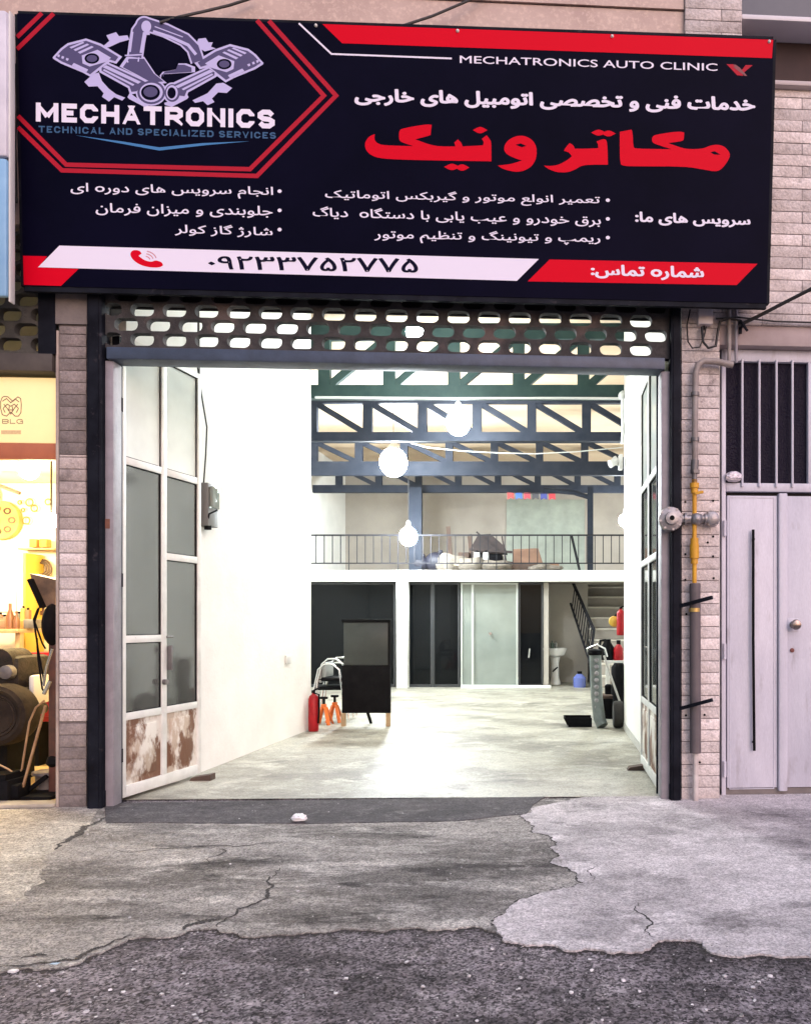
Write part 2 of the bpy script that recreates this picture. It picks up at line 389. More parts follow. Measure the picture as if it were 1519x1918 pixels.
wood_m = mat('pale_wood', (.42, .30, .17), (.32, .22, .12), 12, rough=.7)
dark_wood = mat('dark_wood', (.09, .055, .04), (.06, .04, .03), 14, rough=.8)
grey_steel = mat('grey_steel', (.20, .19, .19), (.13, .12, .12), 9, rough=.5, metal=.5, bump=.15, bscale=30)
pipe_grey = mat('grey_pipe_paint', (.30, .27, .26), (.20, .165, .15), 7, rough=.55, bump=.2, bscale=30)
sleeve_m = mat('brown_grey_sleeve', (.115, .095, .10), (.09, .075, .08), 8, rough=.6)
cast_m = mat('cast_aluminium', (.34, .33, .34), (.22, .21, .22), 12, rough=.42, metal=.7, bump=.2, bscale=40)
sack_m = mat('sackcloth', (.20, .175, .145), (.12, .105, .085), 12, rough=.9, bump=.4, bscale=30)
card_m = mat('cardboard', (.20, .115, .075), (.16, .09, .06), 5, rough=.85)
glass_leaf = glass_mat('dusty_door_glass', (.55, .60, .57), .05, (.21, .225, .205), .42, ior=1.9, film=.12, bscale=3, bump=.02)
glass_refl = glass_mat('painted_reflection_glass', (.80, .88, .83), .12, (.88, .95, .90), .86, ior=1.7, film=.12, bscale=3)  # pale body colour stands in for lamp reflections on the top panes
glass_dark = glass_mat('dark_office_glass', (.05, .055, .06), .03, (.008, .009, .010), .6, ior=1.22)
glass_green = glass_mat('pale_green_glass', (.5, .56, .52), .06, (.34, .38, .34), .55, film=.07)
glass_peb = glass_mat('pebbled_glass', (.01, .008, .02), .16, (.010, .007, .020), .7, ior=1.28, bump=1.0, bscale=55)

# ------------------------------------------------------------------ ground
def ground_mat(name, base, dark, light, stain, s_big=1.1, chips=.0, chipc=(.6, .58, .56), bump=.7, aggr=90, rough=.9, lo=.42, hi=.60, st_lo=.56, st_hi=.68, stretch=(.8, 1.25, 1), contrast=.55, spec=.25):
    """weathered concrete or asphalt: blotches, stains with edges, aggregate grains, pits and pale chips"""
    m = bpy.data.materials.new(name); m.use_nodes = True; nt = m.node_tree; n = nt.nodes; l = nt.links; p = n['Principled BSDF']
    p.inputs['Roughness'].default_value = rough; p.inputs['Specular IOR Level'].default_value = spec
    t = n.new('ShaderNodeTexCoord'); mp = n.new('ShaderNodeMapping'); mp.inputs['Scale'].default_value = stretch; l.new(t.outputs['Object'], mp.inputs[0])
    def noise(s, d=8, r=.62, dist=0.0, plain=False):
        x = n.new('ShaderNodeTexNoise'); x.inputs['Scale'].default_value = s; x.inputs['Detail'].default_value = d; x.inputs['Roughness'].default_value = r; x.inputs['Distortion'].default_value = dist
        l.new(t.outputs['Object'] if plain else mp.outputs[0], x.inputs['Vector']); return x.outputs[0]
    def rng(x, a, b, c=0.0, d=1.0):
        y = n.new('ShaderNodeMapRange'); 
        for i, v in zip((1, 2, 3, 4), (a, b, c, d)): y.inputs[i].default_value = v
        l.new(x, y.inputs[0]); return y.outputs[0]
    def mix(f, a, b, mode='MIX'):
        y = n.new('ShaderNodeMix'); y.data_type = 'RGBA'; y.blend_type = mode
        if isinstance(f, float): y.inputs[0].default_value = f
        else: l.new(f, y.inputs[0])
        for i, v in ((6, a), (7, b)):
            if isinstance(v, tuple): y.inputs[i].default_value = (*v, 1)
            else: l.new(v, y.inputs[i])
        return y.outputs[2]
    c = mix(rng(noise(s_big, 10, .68), lo, hi), base, dark)
    c = mix(rng(noise(s_big * 2.7, 9, .7, .4), .52, .66), c, light)
    c = mix(rng(noise(s_big * 1.6 + .37, 12, .72, .3), st_lo, st_hi), c, stain)
    va = n.new('ShaderNodeTexVoronoi'); va.inputs['Scale'].default_value = aggr * 1.5; l.new(t.outputs['Object'], va.inputs['Vector'])
    vs = n.new('ShaderNodeSeparateColor'); l.new(va.outputs['Color'], vs.inputs[0])
    gm = n.new('ShaderNodeMath'); gm.operation = 'MULTIPLY_ADD'; gm.inputs[1].default_value = .34; l.new(vs.outputs[0], gm.inputs[0])
    gn = n.new('ShaderNodeMath'); gn.operation = 'MULTIPLY'; gn.inputs[1].default_value = .66; l.new(noise(aggr * .6, 5, .8, 0, True), gn.inputs[0]); l.new(gn.outputs[0], gm.inputs[2]); g = gm.outputs[0]
    c = mix(1.0, c, rng(g, .36, .64, 1 - contrast, 1 + contrast), 'MULTIPLY')
    g2 = noise(aggr * .16, 8, .78, .5, True)
    c = mix(1.0, c, rng(g2, .38, .62, 1 - contrast * .6, 1 + contrast * .5), 'MULTIPLY')
    v = n.new('ShaderNodeTexVoronoi'); v.inputs['Scale'].default_value = 30; l.new(t.outputs['Object'], v.inputs['Vector'])
    pits = rng(v.outputs['Distance'], .10, .16, 1, 0); gate = rng(noise(5.5, 5), .52, .60)
    mm = n.new('ShaderNodeMath'); mm.operation = 'MULTIPLY'; l.new(pits, mm.inputs[0]); l.new(gate, mm.inputs[1])
    c = mix(mm.outputs[0], c, tuple(x * .35 for x in stain))
    if chips:
        v2 = n.new('ShaderNodeTexVoronoi'); v2.inputs['Scale'].default_value = 46; l.new(t.outputs['Object'], v2.inputs['Vector'])
        sp = n.new('ShaderNodeSeparateColor'); l.new(v2.outputs['Color'], sp.inputs[0])
        k = n.new('ShaderNodeMath'); k.operation = 'MULTIPLY'; l.new(rng(v2.outputs['Distance'], .16, .24, 1, 0), k.inputs[0]); l.new(rng(sp.outputs[0], 1 - chips - .01, 1 - chips), k.inputs[1])
        c = mix(k.outputs[0], c, chipc)
    l.new(c, p.inputs['Base Color'])
    h = n.new('ShaderNodeMath'); h.operation = 'MULTIPLY_ADD'; h.inputs[1].default_value = .5; l.new(g2, h.inputs[0]); l.new(noise(7, 10, .7), h.inputs[2])
    h2 = n.new('ShaderNodeMath'); h2.operation = 'MULTIPLY_ADD'; h2.inputs[1].default_value = .25; l.new(g, h2.inputs[0]); l.new(h.outputs[0], h2.inputs[2])
    b = n.new('ShaderNodeBump'); b.inputs['Strength'].default_value = bump; b.inputs['Distance'].default_value = .06
    l.new(h2.outputs[0], b.inputs['Height']); l.new(b.outputs[0], p.inputs['Normal'])
    MATS[name] = m; return m
asphalt = ground_mat('old_asphalt', (.25, .222, .236), (.105, .092, .098), (.36, .325, .335), (.030, .026, .028), 1.5, chips=.05, bump=1.0, aggr=70, contrast=.75, st_lo=.57, st_hi=.66)
conc_mid = ground_mat('grey_concrete', (.42, .395, .365), (.20, .187, .173), (.64, .61, .565), (.085, .078, .074), .95, chips=.02, bump=.9, contrast=.42, stretch=(.55, 1.6, 1), lo=.45, hi=.56, st_lo=.56, st_hi=.63)
conc_light = ground_mat('pale_concrete', (.57, .53, .53), (.36, .335, .335), (.70, .66, .655), (.21, .195, .195), .9, bump=.6, contrast=.30, lo=.44, hi=.57, st_lo=.56, st_hi=.66)
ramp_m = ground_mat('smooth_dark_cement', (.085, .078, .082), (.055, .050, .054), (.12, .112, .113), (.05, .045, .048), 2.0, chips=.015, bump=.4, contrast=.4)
apron_l = ground_mat('dusty_apron_concrete', (.52, .49, .43), (.34, .315, .28), (.64, .61, .54), (.20, .185, .165), 1.6, bump=.8, contrast=.4)
floor_m = ground_mat('worn_concrete_floor', (.36, .35, .29), (.19, .18, .148), (.47, .46, .39), (.11, .104, .088), .9, bump=.25, contrast=.25, rough=.46, spec=.4, stretch=(.8, 1.1, 1))
crack_shade_m = mat('crack_dirt_edge_shade', (.028, .025, .024), (.05, .045, .042), 30, rough=1.0)  # dirt in the cracks, also the colour of the painted edge shade
bm_ = MB(); n_ = 150
bm_.add([(x, y, -.007) for x in (-60, 60) for y in (-60, 60)], [(0, 1, 3, 2)])
bm_.build('road', asphalt, kind='structure')
def ragged(pts, amp, it=3):
    for _ in range(it):
        q = []
        for i in range(len(pts) - 1):
            a, b = Vector(pts[i]), Vector(pts[i + 1]); d = b - a
            m = (a + b) / 2 + Vector((-d.y, d.x)) * random.uniform(-amp, amp)
            q += [tuple(a), tuple(m)]
        pts = q + [pts[-1]]
    return pts
def slab(name, edge_px, rest_xy, z0, z1, m, amp=.16, it=3):
    e = ragged([tuple(G(x, y, z1).xy) for x, y in edge_px], amp, it)
    vs, fs = curve_mesh([e + rest_xy], (z1 - z0) / 2)
    b = MB(); b.add([(x, y, z + (z0 + z1) / 2) for x, y, z in vs], fs)
    b.build(name, m, kind='structure', smooth=False); return e
low_edge = [(-300, 1850), (-60, 1830), (0, 1822), (50, 1812), (150, 1803), (170, 1790), (220, 1770), (240, 1757), (330, 1752), (352, 1742), (408, 1738), (440, 1747), (490, 1753), (600, 1745), (680, 1741), (760, 1738), (880, 1735), (930, 1745), (1000, 1760)]
fe = slab('forecourt', low_edge, [(1.0, 5.72), (-3.3, 5.5), (-7.5, 5.3)], -.0068, 0.0, conc_mid, .2, 4)
light_edge = [(1000, 1512), (975, 1530), (995, 1545), (1000, 1560), (1035, 1568), (1030, 1588), (1046, 1598), (1030, 1615), (1068, 1628), (1092, 1653), (1030, 1668), (965, 1690), (925, 1722), (932, 1746), (945, 1762), (990, 1770), (1080, 1780), (1145, 1784), (1215, 1777), (1225, 1766), (1270, 1759), (1315, 1764), (1325, 1779), (1400, 1789), (1519, 1792), (1900, 1800)]
pe = slab('pavement', light_edge, [(6.5, 3.2), (6.5, 6.1), (.2, 5.72)], -.0068, .0025, conc_light, .2, 4)
slab('apron', [(-300, 1715), (0, 1690), (60, 1685), (85, 1650), (95, 1620), (120, 1585), (150, 1562), (168, 1545)], [(-3.35, 5.48), (-7.5, 5.25)], -.0068, .0015, apron_l, .2, 4)
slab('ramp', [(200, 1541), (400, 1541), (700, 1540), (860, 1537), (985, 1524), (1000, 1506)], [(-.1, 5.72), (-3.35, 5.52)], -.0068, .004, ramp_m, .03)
def crack(pts, wd):
    b = MB(); e = ragged([tuple(G(x, y, .0).xy) for x, y in pts], .25, 3); k = len(e)
    polys = []
    for i in range(k - 1):
        u = 1 - abs(2 * (i / (k - 1)) - 1) * .7
        polys += seg_quads([e[i], e[i + 1]], wd * u * random.uniform(.6, 1.3))
    return polys
cr_ = []
cr_ += crack([(408, 1737), (440, 1715), (470, 1695), (500, 1672), (505, 1655), (525, 1626)], .018)
cr_ += crack([(345, 1742), (375, 1728), (412, 1722)], .05)
cr_ += crack([(0, 1812), (80, 1804), (150, 1796), (175, 1778), (215, 1762), (245, 1752)], .022)
cr_ += crack([(190, 1588), (300, 1590), (440, 1586), (520, 1578)], .012)
cr_ += crack([(400, 1624), (415, 1600), (410, 1588)], .01)
cr_ += crack([(40, 1795), (88, 1790)], .02)
b = MB(); b.tris2(union(cr_), lambda x, y: (x, y, .0025)); b.build('ground', crack_shade_m, kind='structure')
cr_ = crack([(1195, 1692), (1200, 1712), (1215, 1735), (1222, 1756)], .012) + crack([(1118, 1620), (1103, 1630), (1112, 1648)], .008)
b = MB(); b.tris2(union(cr_), lambda x, y: (x, y, .0035)); b.build('ground', crack_shade_m, kind='structure')
b = MB(); b.tris2(union(crack([(105, 1592), (130, 1572), (150, 1560), (178, 1543), (200, 1532)], .05)), lambda x, y: (x, y, .0030)); b.build('ground', crack_shade_m, kind='structure')
def edge_shade(e, wd, z, shift):  # dark strips painted along slab edges in place of their shade
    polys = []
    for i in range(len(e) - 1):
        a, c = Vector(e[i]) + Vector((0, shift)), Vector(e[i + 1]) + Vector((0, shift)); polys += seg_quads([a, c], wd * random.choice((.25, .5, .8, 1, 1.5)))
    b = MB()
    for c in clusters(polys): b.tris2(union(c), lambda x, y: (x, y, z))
    b.build('ground', crack_shade_m, kind='structure')
edge_shade(fe, .042, -.0058, -.004)
edge_shade(pe[len(pe) * 14 // 28:], .042, -.0056, -.004)
edge_shade([p for p in pe[:len(pe) // 2]], .02, .0012, -.001)
# pebbles and chips
peb = MB(); pebm = mat('pale_chips', (.75, .73, .72), (.40, .38, .38), 30, rough=.8, island=.75)
for i in range(900):
    y_ = random.uniform(2.35, 3.3) if i % 3 else random.uniform(3.2, 5.3); x_ = random.uniform(-3.6, 2.2)
    r_ = random.choice((.002, .003, .003, .004, .006, .008 if y_ < 3.2 else .003)); zz = .0 if y_ > 3.3 else -.0068
    bmx = bmesh.new(); bmesh.ops.create_icosphere(bmx, subdivisions=1, radius=r_)
    for v in bmx.verts: v.co = Vector((v.co.x * random.uniform(.7, 1.6), v.co.y * random.uniform(.7, 1.6), v.co.z * .7)) + Vector((x_, y_, zz + r_ * .4))
    peb.take(bmx)
peb.build('gravel', pebm, kind='stuff', label='pale stone chips and grit scattered over the old asphalt')

# ------------------------------------------------------------------ facade masonry
BR = 0.087
def bricks(px0, px1, z0, z1, y_face, m, bw=.31, dep=.10, x_abs=None, rh=BR):
    """courses of bricks with raked joints, one mesh; mortar behind is a separate box"""
    b = MB(); u0, u1 = (F(px0, 1165, y_face).x, F(px1, 1165, y_face).x) if x_abs is None else x_abs
    k = 0; z = z0
    while z < z1 - .01:
        zt = min(z + rh, z1); x = u0 + (-(bw / 2) if k % 2 else 0)
        while x < u1 - .002:
            a, c = max(x, u0), min(x + bw, u1)
            if c - a > .02:
                j = random.uniform(-.002, .002)
                g0 = 0.0 if a == u0 else .002; g1 = 0.0 if c == u1 else .002
                b.box(a + g0, c - g1, y_face + j, y_face + dep, z + .0025, zt - .0025, .003)
            x += bw
        z = zt; k += 1
    return b, u0, u1
Z = lambda px, py, y=0.0: F(px, py, y).z
# left pillar
lp = thing('brick_pillar', 'sooty brick pillar at the edge of the neighbouring yellow lit shop, darker foot, shade-painted top', 'pillar', F(135, 1520, .1), FF)
b, u0, u1 = bricks(112, 162, .0, 3.55, 0, brick_d, .42); 
hb = MB()
b2, _, _ = bricks(112, 162, 2.01, 2.55, -.002, brick_m, 2.0)
b3, _, _ = bricks(112, 162, .62, 2.01, -.004, brick_m, 2.0); b3.build('brick_face', brick_m, lp, label='paler lower bricks of the sooty pillar')
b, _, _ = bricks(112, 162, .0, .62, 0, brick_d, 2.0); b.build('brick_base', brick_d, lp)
b2.build('brick_face', mat('dusty_shaded_pink_brick', (.52, .45, .425), (.37, .315, .295), 5, rough=.9, bump=.6, bscale=38, island=.3, c3=(.20, .17, .16), s3=5, lo3=.53, hi3=.70, grain=.18), lp)  # middle tone mixes dirt with some painted shade of the sign
b, _, _ = bricks(112, 162, 2.55, 3.48, 0, brick_d, 2.0); b.build('brick_top', brick_d, lp)  # dark top: dirt plus the sign's shade put into the brick colour
MB().box(u0 - .005, u1 + .0, .006, .40, -.02, 3.5).build('mortar_core', mortar, lp)
MB().box(u0 - .03, u1 + .012, -.012, .42, 3.49, 3.95).build('render_cap', plaster_g, lp)
MB().box(F(104, 1165).x, u0 - .006, .0, .42, -.02, 3.45, .01).build('plaster_edge', mat('warm_plaster_edge', (.42, .36, .31), (.27, .22, .20), 5, rough=.9, bump=.3), lp)
# black guide posts
def post(px0, px1, label, jx0, jx1):
    t = thing('steel_post', label, 'post', F((px0 + px1) / 2, 1510), FF, 'black guide posts of the rolling shutter')
    a, c = F(px0, 1165, -.05).x, F(px1, 1165, -.05).x
    m = MB(); m.box(a, c, -.05, .06, -.03, 3.9, .008); m.box(a + .02, c - .02, -.056, -.05, -.03, 3.9); m.build('channel', black_steel, t)
    m = MB(); m.box(a - .004, c + .004, -.03, .10, .0, .12, .004); m.build('foot_plate', black_steel, t)
    return t
post(163, 191, 'black steel shutter guide post between the sooty brick pillar and scuffed white jamb', 0, 0)
post(1256, 1275, 'black steel shutter guide post beside the gas pipe and pale brick pillar', 0, 0)
# right pillar with pale brick
rp = thing('brick_pillar', 'pale pinkish brick pillar carrying the gas pipe beside the grey door', 'pillar', F(1310, 1495, .1), FF)
b, r0, r1 = bricks(1276, 1347, .0, 3.60, 0, brick_m, 2.0); b.build('brick_face', brick_m, rp)
MB().box(r0 + .001, r1 - .002, .006, .40, -.02, 3.6).build('mortar_core', mortar, rp)
# wall above the door and beside the sign
xr = F(1700, 1165).x
wl = thing('brick_wall', 'pale brick wall above the grey door beside the banner', 'wall', F(1480, 500, .1), FF)
zdoor = Z(1400, 645); ztop = Z(1480, 168)
b, _, _ = bricks(0, 0, 3.6, ztop, 0, brick_m, .62, x_abs=(r0, xr)); b.build('brick_face', brick_m, wl)
MB().box(r0 + .002, xr, .006, .40, 3.604, ztop - .002).build('mortar_core', mortar, wl)
zst = 3.6
m = MB(); m.box(r1, xr, .02, .30, zdoor, zst, .004); m.build('lintel', mat('lintel_stone', (.40, .33, .33), (.32, .26, .26), 5, rough=.7), wl)
m = MB(); m.box(F(1380, 165).x, xr, -.05, .3, ztop, ztop + .035, .006); m.build('ledge', mat('ledge_stone', (.46, .40, .40), rough=.6), wl)
# upper pillar, dark recess and upper window at the right
zb1, zb2 = ztop + .036, Z(1480, 52)
MB().box(F(1395, 100).x, xr, .16, .3, ztop + .03, zb2 + .01).build('wall', mat('brown_recess', (.05, .028, .026), (.035, .02, .02), 4, rough=.8), frame=FF, label='dark brown recessed wall strip under the upper window sill', cat='wall')
up = thing('brick_pillar', 'short pale brick pier rising above the right end of the banner', 'pillar', F(1336, 70), FF)
b, p0, p1 = bricks(1283, 1389, Z(1336, 330), Z(1336, -160), -.06, brick_m, .55); b.build('brick_face', brick_m, up)
MB().box(p0 + .002, p1 - .002, -.054, .3, Z(1336, 330), Z(1336, -160)).build('mortar_core', mortar, up)
uw = thing('upper_window', 'dark slate upper window pane over a thin pale sill', 'window', F(1450, 50), FF)
MB().box(p1 + .004, xr, .05, .09, zb2 + .05, Z(1480, -200)).build('pane', mat('slate_pane', (.035, .038, .055), (.05, .053, .07), 2, rough=.25), uw)
MB().box(p1 + .004, xr, -.05, .22, zb2 + .012, zb2 + .048, .004).build('sill', mat('sill_paint', (.62, .60, .64), rough=.4), uw)
# fascia over the sign
fs = thing('stone_fascia', 'pinkish stone fascia band above the dark banner', 'wall', F(640, 440, .2), FF)
xa, xb = F(-260, 0).x, p0 - .004
zj = Z(900, 8)
MB().box(xa, xb, -.02, .30, Z(640, 440), zj - .004).build('lower_course', stone_m, fs)
MB().box(xa, xb, -.035, .30, zj + .004, Z(640, -200)).build('upper_course', stone_m, fs)
MB().box(xa, xb, .0, .30, zj - .004, zj + .004).build('joint', mortar, fs)

# ------------------------------------------------------------------ breeze block screens and bar
def screen(name, label, px0, px1, zbot, rows, y0, y1, pitch, rp, hw, hh, m, phase=0.0):
    u0, u1 = F(px0, 600, y0).x, F(px1, 600, y0).x
    outs = [[(u0, zbot), (u1, zbot), (u1, zbot + rows * rp + .02), (u0, zbot + rows * rp + .02)]]
    for r in range(rows):
        zc = zbot + .012 + rp * (r + .5); x = u0 + phase + (pitch / 2 if r % 2 else 0) - pitch
        while x < u1:
            a, c = max(x - hw / 2, u0 + .012), min(x + hw / 2, u1 - .012)
            if c - a > .05:
                k = min(hh * .46, (c - a) * .48); p = []
                for cx, cz, s0 in ((c - k, zc + hh / 2 - k, 0), (a + k, zc + hh / 2 - k, 90), (a + k, zc - hh / 2 + k, 180), (c - k, zc - hh / 2 + k, 270)):
                    for q in range(5): an = R(s0 + q * 22.5); p.append((cx + k * math.cos(an), cz + k * math.sin(an)))
                outs.append(p)
            x += pitch
    vs, fs_ = curve_mesh(outs, (y1 - y0) / 2)
    b = MB(); b.add([(x, (y0 + y1) / 2 + z, y) for x, y, z in vs], fs_)
    return b.build(name, m, frame=FF, label=label, cat='breeze blocks', smooth=False)
zh0 = F(700, 588, .08).z
b = MB(); b.box(F(195, 600, .2).x, F(1252, 600, .2).x, .08, .11, zh0, zh0 + .5, .01); b.build('shutter_housing', dark_void, frame=FF, label='black rolled shutter housing behind the upper breeze blocks over the entrance', cat='shutter housing')
zbar_l, zbar_r = Z(210, 653), Z(1240, 672)
zbar = (zbar_l + zbar_r) / 2
screen('breeze_block_screen', 'dark concrete breeze block screen with rounded holes above the open garage entrance', 193, 1254, zbar + .004, 7, .0, .06, .228, .107, .166, .092, block_m, .05)
b = MB(); b.box(F(200, 670, -.03).x, F(1245, 670, -.03).x, -.035, .13, zbar - .088, zbar, .008)
b.build('steel_beam', bar_steel, frame=FF, label='slate blue steel bar under the breeze blocks across the garage entrance', cat='beam')

# ------------------------------------------------------------------ door frames and leaves
for nm, pa, pb, lab in (('door_jamb', 192, 213, 'scuffed white door jamb with a rusty lock mark beside the wide glazed leaf'), ('door_jamb', 1238, 1255, 'lilac white door jamb behind the round gas regulator')):
    b = MB(); a, c = F(pa, 1165, .0).x, F(pb, 1165, .0).x; b.box(a, c, .0, .13, -.01, zbar - .09, .006)
    t = thing(nm, lab, 'door frame', F((pa + pb) / 2, 1510), FF); b.build('upright', lilac_steel, t)
    if pa < 500:
        MB().box(a + .01, a + .055, -.004, .003, Z(205, 990), Z(205, 972)).build('lock_plate', mat('rust', (.20, .085, .055), (.14, .07, .05), 30, rough=.9), t)
def leaf(label, hinge, far, zt, mirror, rails_a, rails_b):
    """two column glazed leaf from hinge (x,y) to far (x,y); rails_*: heights of the cross rails in the hinge side and far side column"""
    h, f_ = Vector((*hinge, 0)), Vector((*far, 0)); Lg = (f_ - h).length; ang = math.atan2(f_.y - h.y, f_.x - h.x)
    fr = Matrix.Translation(h) @ Matrix.Rotation(ang, 4, 'Z')
    t = thing('glazed_door_leaf', label, 'door', (0, 0, 0), fr)
    m = MB(); w_ = .045; th = .022; zb = .03
    mid = Lg * .5
    m.box(0, w_, -th, th, zb, zt, .003); m.box(Lg - w_, Lg, -th, th, zb, zt, .003)
    m.box(mid - .03, mid + .03, -th + .001, th - .001, zb, zt - w_, .003)
    m.box(w_, Lg - w_, -th, th, zt - w_, zt, .003)
    m.box(w_, Lg - w_, -th, th, zb, zb + .085, .003)
    for (x0, x1, rl) in ((w_, mid - .03, rails_a), (mid + .03, Lg - w_, rails_b)):
        for z in rl: m.box(x0, x1, -th + .002, th - .002, z - .028, z + .028, .003)
    m.build('frame', white_steel, t)
    for (x0, x1, rl) in ((w_, mid - .03, rails_a), (mid + .03, Lg - w_, rails_b)):
        zs = [zb + .085] + list(rl) + [zt - w_]
        for i in range(len(zs) - 1):
            z0, z1 = zs[i] + (0 if i == 0 else .028), zs[i + 1] - (0 if i == len(zs) - 2 else .028)
            if i == 0:
                m = MB(); m.box(x0, x1, -.008, .008, z0, z1); m.box(x0 + .05, x1 - .05, -.016, .016, z0 + .05, z1 - .05, .007)
                m.build('lower_panel', rust_panel, t, label='scraped rusty brown metal panel at the foot of the leaf')
            else:
                pn = MB().box(x0, x1, -.003, .003, z0, z1).build('pane', glass_refl if i == len(zs) - 2 else glass_leaf, t)
                gk = MB()
                for (a0, a1, c0, c1) in ((x0, x0 + .006, z0, z1), (x1 - .006, x1, z0, z1), (x0 + .006, x1 - .006, z0, z0 + .006), (x0 + .006, x1 - .006, z1 - .006, z1)): gk.box(a0, a1, -.012, .012, c0, c1)
                gk.build('gasket', black_m, pn)
    return t, Lg, mid
tl_, Lg, mid = leaf('wide white framed glazed leaf with rusty panels, standing open along the long white wall', (-3.255, 5.55), (-3.105, 6.47), 3.48, False, (.63, 1.21, 2.55), (.63, 1.87, 2.55))
m = MB(); m.box(mid + .032, mid + .05, -.06, -.02, .95, 1.15, .004); m.cyl((mid - .02, -.03, .86), (mid - .02, -.062, .86), .022); m.cyl((mid - .01, -.05, 1.22), (mid + .06, -.05, 1.22), .008)
m.build('latch', grey_steel, tl_)
m = MB()
for z in (.3, 1.6, 2.9): MB().cyl((-.006, -.02, z), (-.006, -.02, z + .1), .014).build('hinge', black_steel, tl_)
m = MB(); m.box(-.034, -.002, -.03, .03, .0, 3.45); m.build('gap_strip', black_steel, tl_)
tr_, Lr, midr = leaf('narrow looking white framed glazed leaf standing open edge on beside the gas pipe pillar', (.795, 5.85), (.785, 6.95), 3.48, True, (.63, 1.87, 2.55), (.63, 1.87, 2.55))
m = MB(); m.box(-.034, -.002, -.03, .03, .0, 3.45); m.build('gap_strip', black_steel, tr_)
# door stops
for px, py, lab in ((380, 1461, 'brown wooden wedge on the floor holding the wide glazed leaf open'), (1192, 1442, 'brown wooden wedge at the foot of the narrow looking leaf')):
    c = G(px, py); b = MB(); b.prism([(c.x - .09, c.y - .05, 0.001), (c.x + .09, c.y - .05, .001), (c.x + .09, c.y - .05, .055), (c.x - .07, c.y - .05, .03)], (0, .09, 0))
    b.build('door_wedge', dark_wood, label=lab, cat='wedge')

# ------------------------------------------------------------------ garage interior shell
b = MB(); b.prism([(-3.6, 5.62, 0), (1.05, 5.75, 0), (.95, 9.35, 0), (2.6, 9.35, 0), (2.6, 19.2, 0), (-5.4, 19.2, 0), (-5.4, 9.35, 0), (-3.2, 9.35, 0)], (0, 0, .003))
b.build('garage_floor', floor_m, kind='structure')
WH = 5.2
gw = thing('garage_wall', 'long bright white plaster wall running back from the wide glazed leaf', 'wall', (-3.2, 7.4, 0))
m = MB(); m.prism([(-3.30, 5.72, .004), (-3.178, 6.3, .004), (-3.08, 9.33, .004), (-3.30, 9.33, .004), (-3.42, 5.72, .004)], (0, 0, WH)); m.build('plaster', white_wall, gw)
m = MB(); m.box(-5.4, -3.302, 9.12, 9.33, .004, WH); m.build('return_wall', white_wall, gw)
gw = thing('garage_wall', 'short white plaster wall behind the narrow looking leaf', 'wall', (.9, 7.4, 0))
m = MB(); m.prism([(.87, 5.9, .004), (.82, 9.30, .004), (1.02, 9.30, .004), (1.07, 5.9, .004)], (0, 0, WH)); m.build('plaster', white_wall, gw)
m = MB(); m.box(1.022, 2.8, 9.1, 9.30, .004, WH); m.build('return_wall', white_wall, gw)
m = MB(); m.prism([(.868, 5.9, .005), (.8175, 9.303, .005), (.8125, 9.303, .005), (.858, 5.9, .005)], (0, 0, .09)); m.build('skirting', mat('skirting_stone', (.5, .5, .46), (.4, .4, .37), 5, rough=.4), gw)
for nm, x0, x1, y0, y1, lab in (('garage_wall', -5.6, -5.4, 9.33, 19.2, 'white side wall of the rear hall left of the dark office'), ('garage_wall', 2.6, 2.8, 9.30, 19.2, 'white side wall of the rear hall beyond the staircase')):
    MB().box(x0, x1, y0, y1, .004, WH).build(nm, white_wall, label=lab, cat='wall')
MB().box(-5.4, 2.6, 19.0, 19.2, 0.004, WH).build('garage_wall', beige_wall, label='beige rear wall above the mezzanine behind the stored sacks', cat='wall')
MB().box(-5.7, 2.9, 5.75, 19.3, WH + .002, WH + .1).build('ceiling', ceil_m, kind='structure')
# lintel wall over the front, inside
MB().box(F(193, 600).x, F(1254, 600).x, .15, .30, zbar + .75, WH).build('wall', white_wall, frame=FF, label='plain white wall over the entrance hidden behind the breeze blocks', cat='wall')

# ------------------------------------------------------------------ roof trusses
def truss(d, zb, zt, xs, m, wv, ch, up, x0, x1, label, chb=None):
    t = thing('roof_truss', label, 'roof truss', ((x0 + x1) / 2, d, zb), None, 'steel roof trusses')
    chb = chb or ch
    MB().box(x0, x1, d - .05, d + .05, zb, zb + chb).build('bottom_chord', m, t)
    MB().box(x0, x1, d - .05, d + .05, zt - ch, zt).build('top_chord', m, t)
    for x in xs: MB().box(x - wv / 2, x + wv / 2, d - .045, d + .045, zb + chb, zt - ch).build('web_post', m, t)
    for a, c in zip(xs, xs[1:]):
        p, q = ((a + wv / 2, c - wv / 2) if up else (c - wv / 2, a + wv / 2))
        MB().obox((p, d, zb + chb + .01), (q, d, zt - ch - .01), .075, wv * .62).build('web_diagonal', m, t)
def xs_(x, step, lo, hi):
    while x - step > lo: x -= step
    r = []
    while x < hi: r.append(x); x += step
    return r
truss(9.5, 4.17, 5.12, xs_(-1.32, .82, -5, 2.3), steel_g, .15, .20, True, -5.3, 2.5, 'nearest dark green roof truss with a deep lower chord over the white wall ends', .17)
truss(11.65, 4.15, 4.84, xs_(-1.26, .85, -5, 2.3), steel, .14, .10, False, -5.3, 2.5, 'second roof truss from the entrance, slate coloured, behind the large hanging lamps', .14)
truss(14.1, 4.10, 4.82, xs_(-1.2, .85, -5, 2.3), steel, .14, .10, False, -5.3, 2.5, 'third roof truss from the entrance with a white cable sagging across it', .26)
truss(16.2, 4.14, 4.80, xs_(-1.3, .86, -5, 2.3), steel, .14, .12, False, -5.3, 2.5, 'farthest roof truss, above the mezzanine and its bunting', .16)
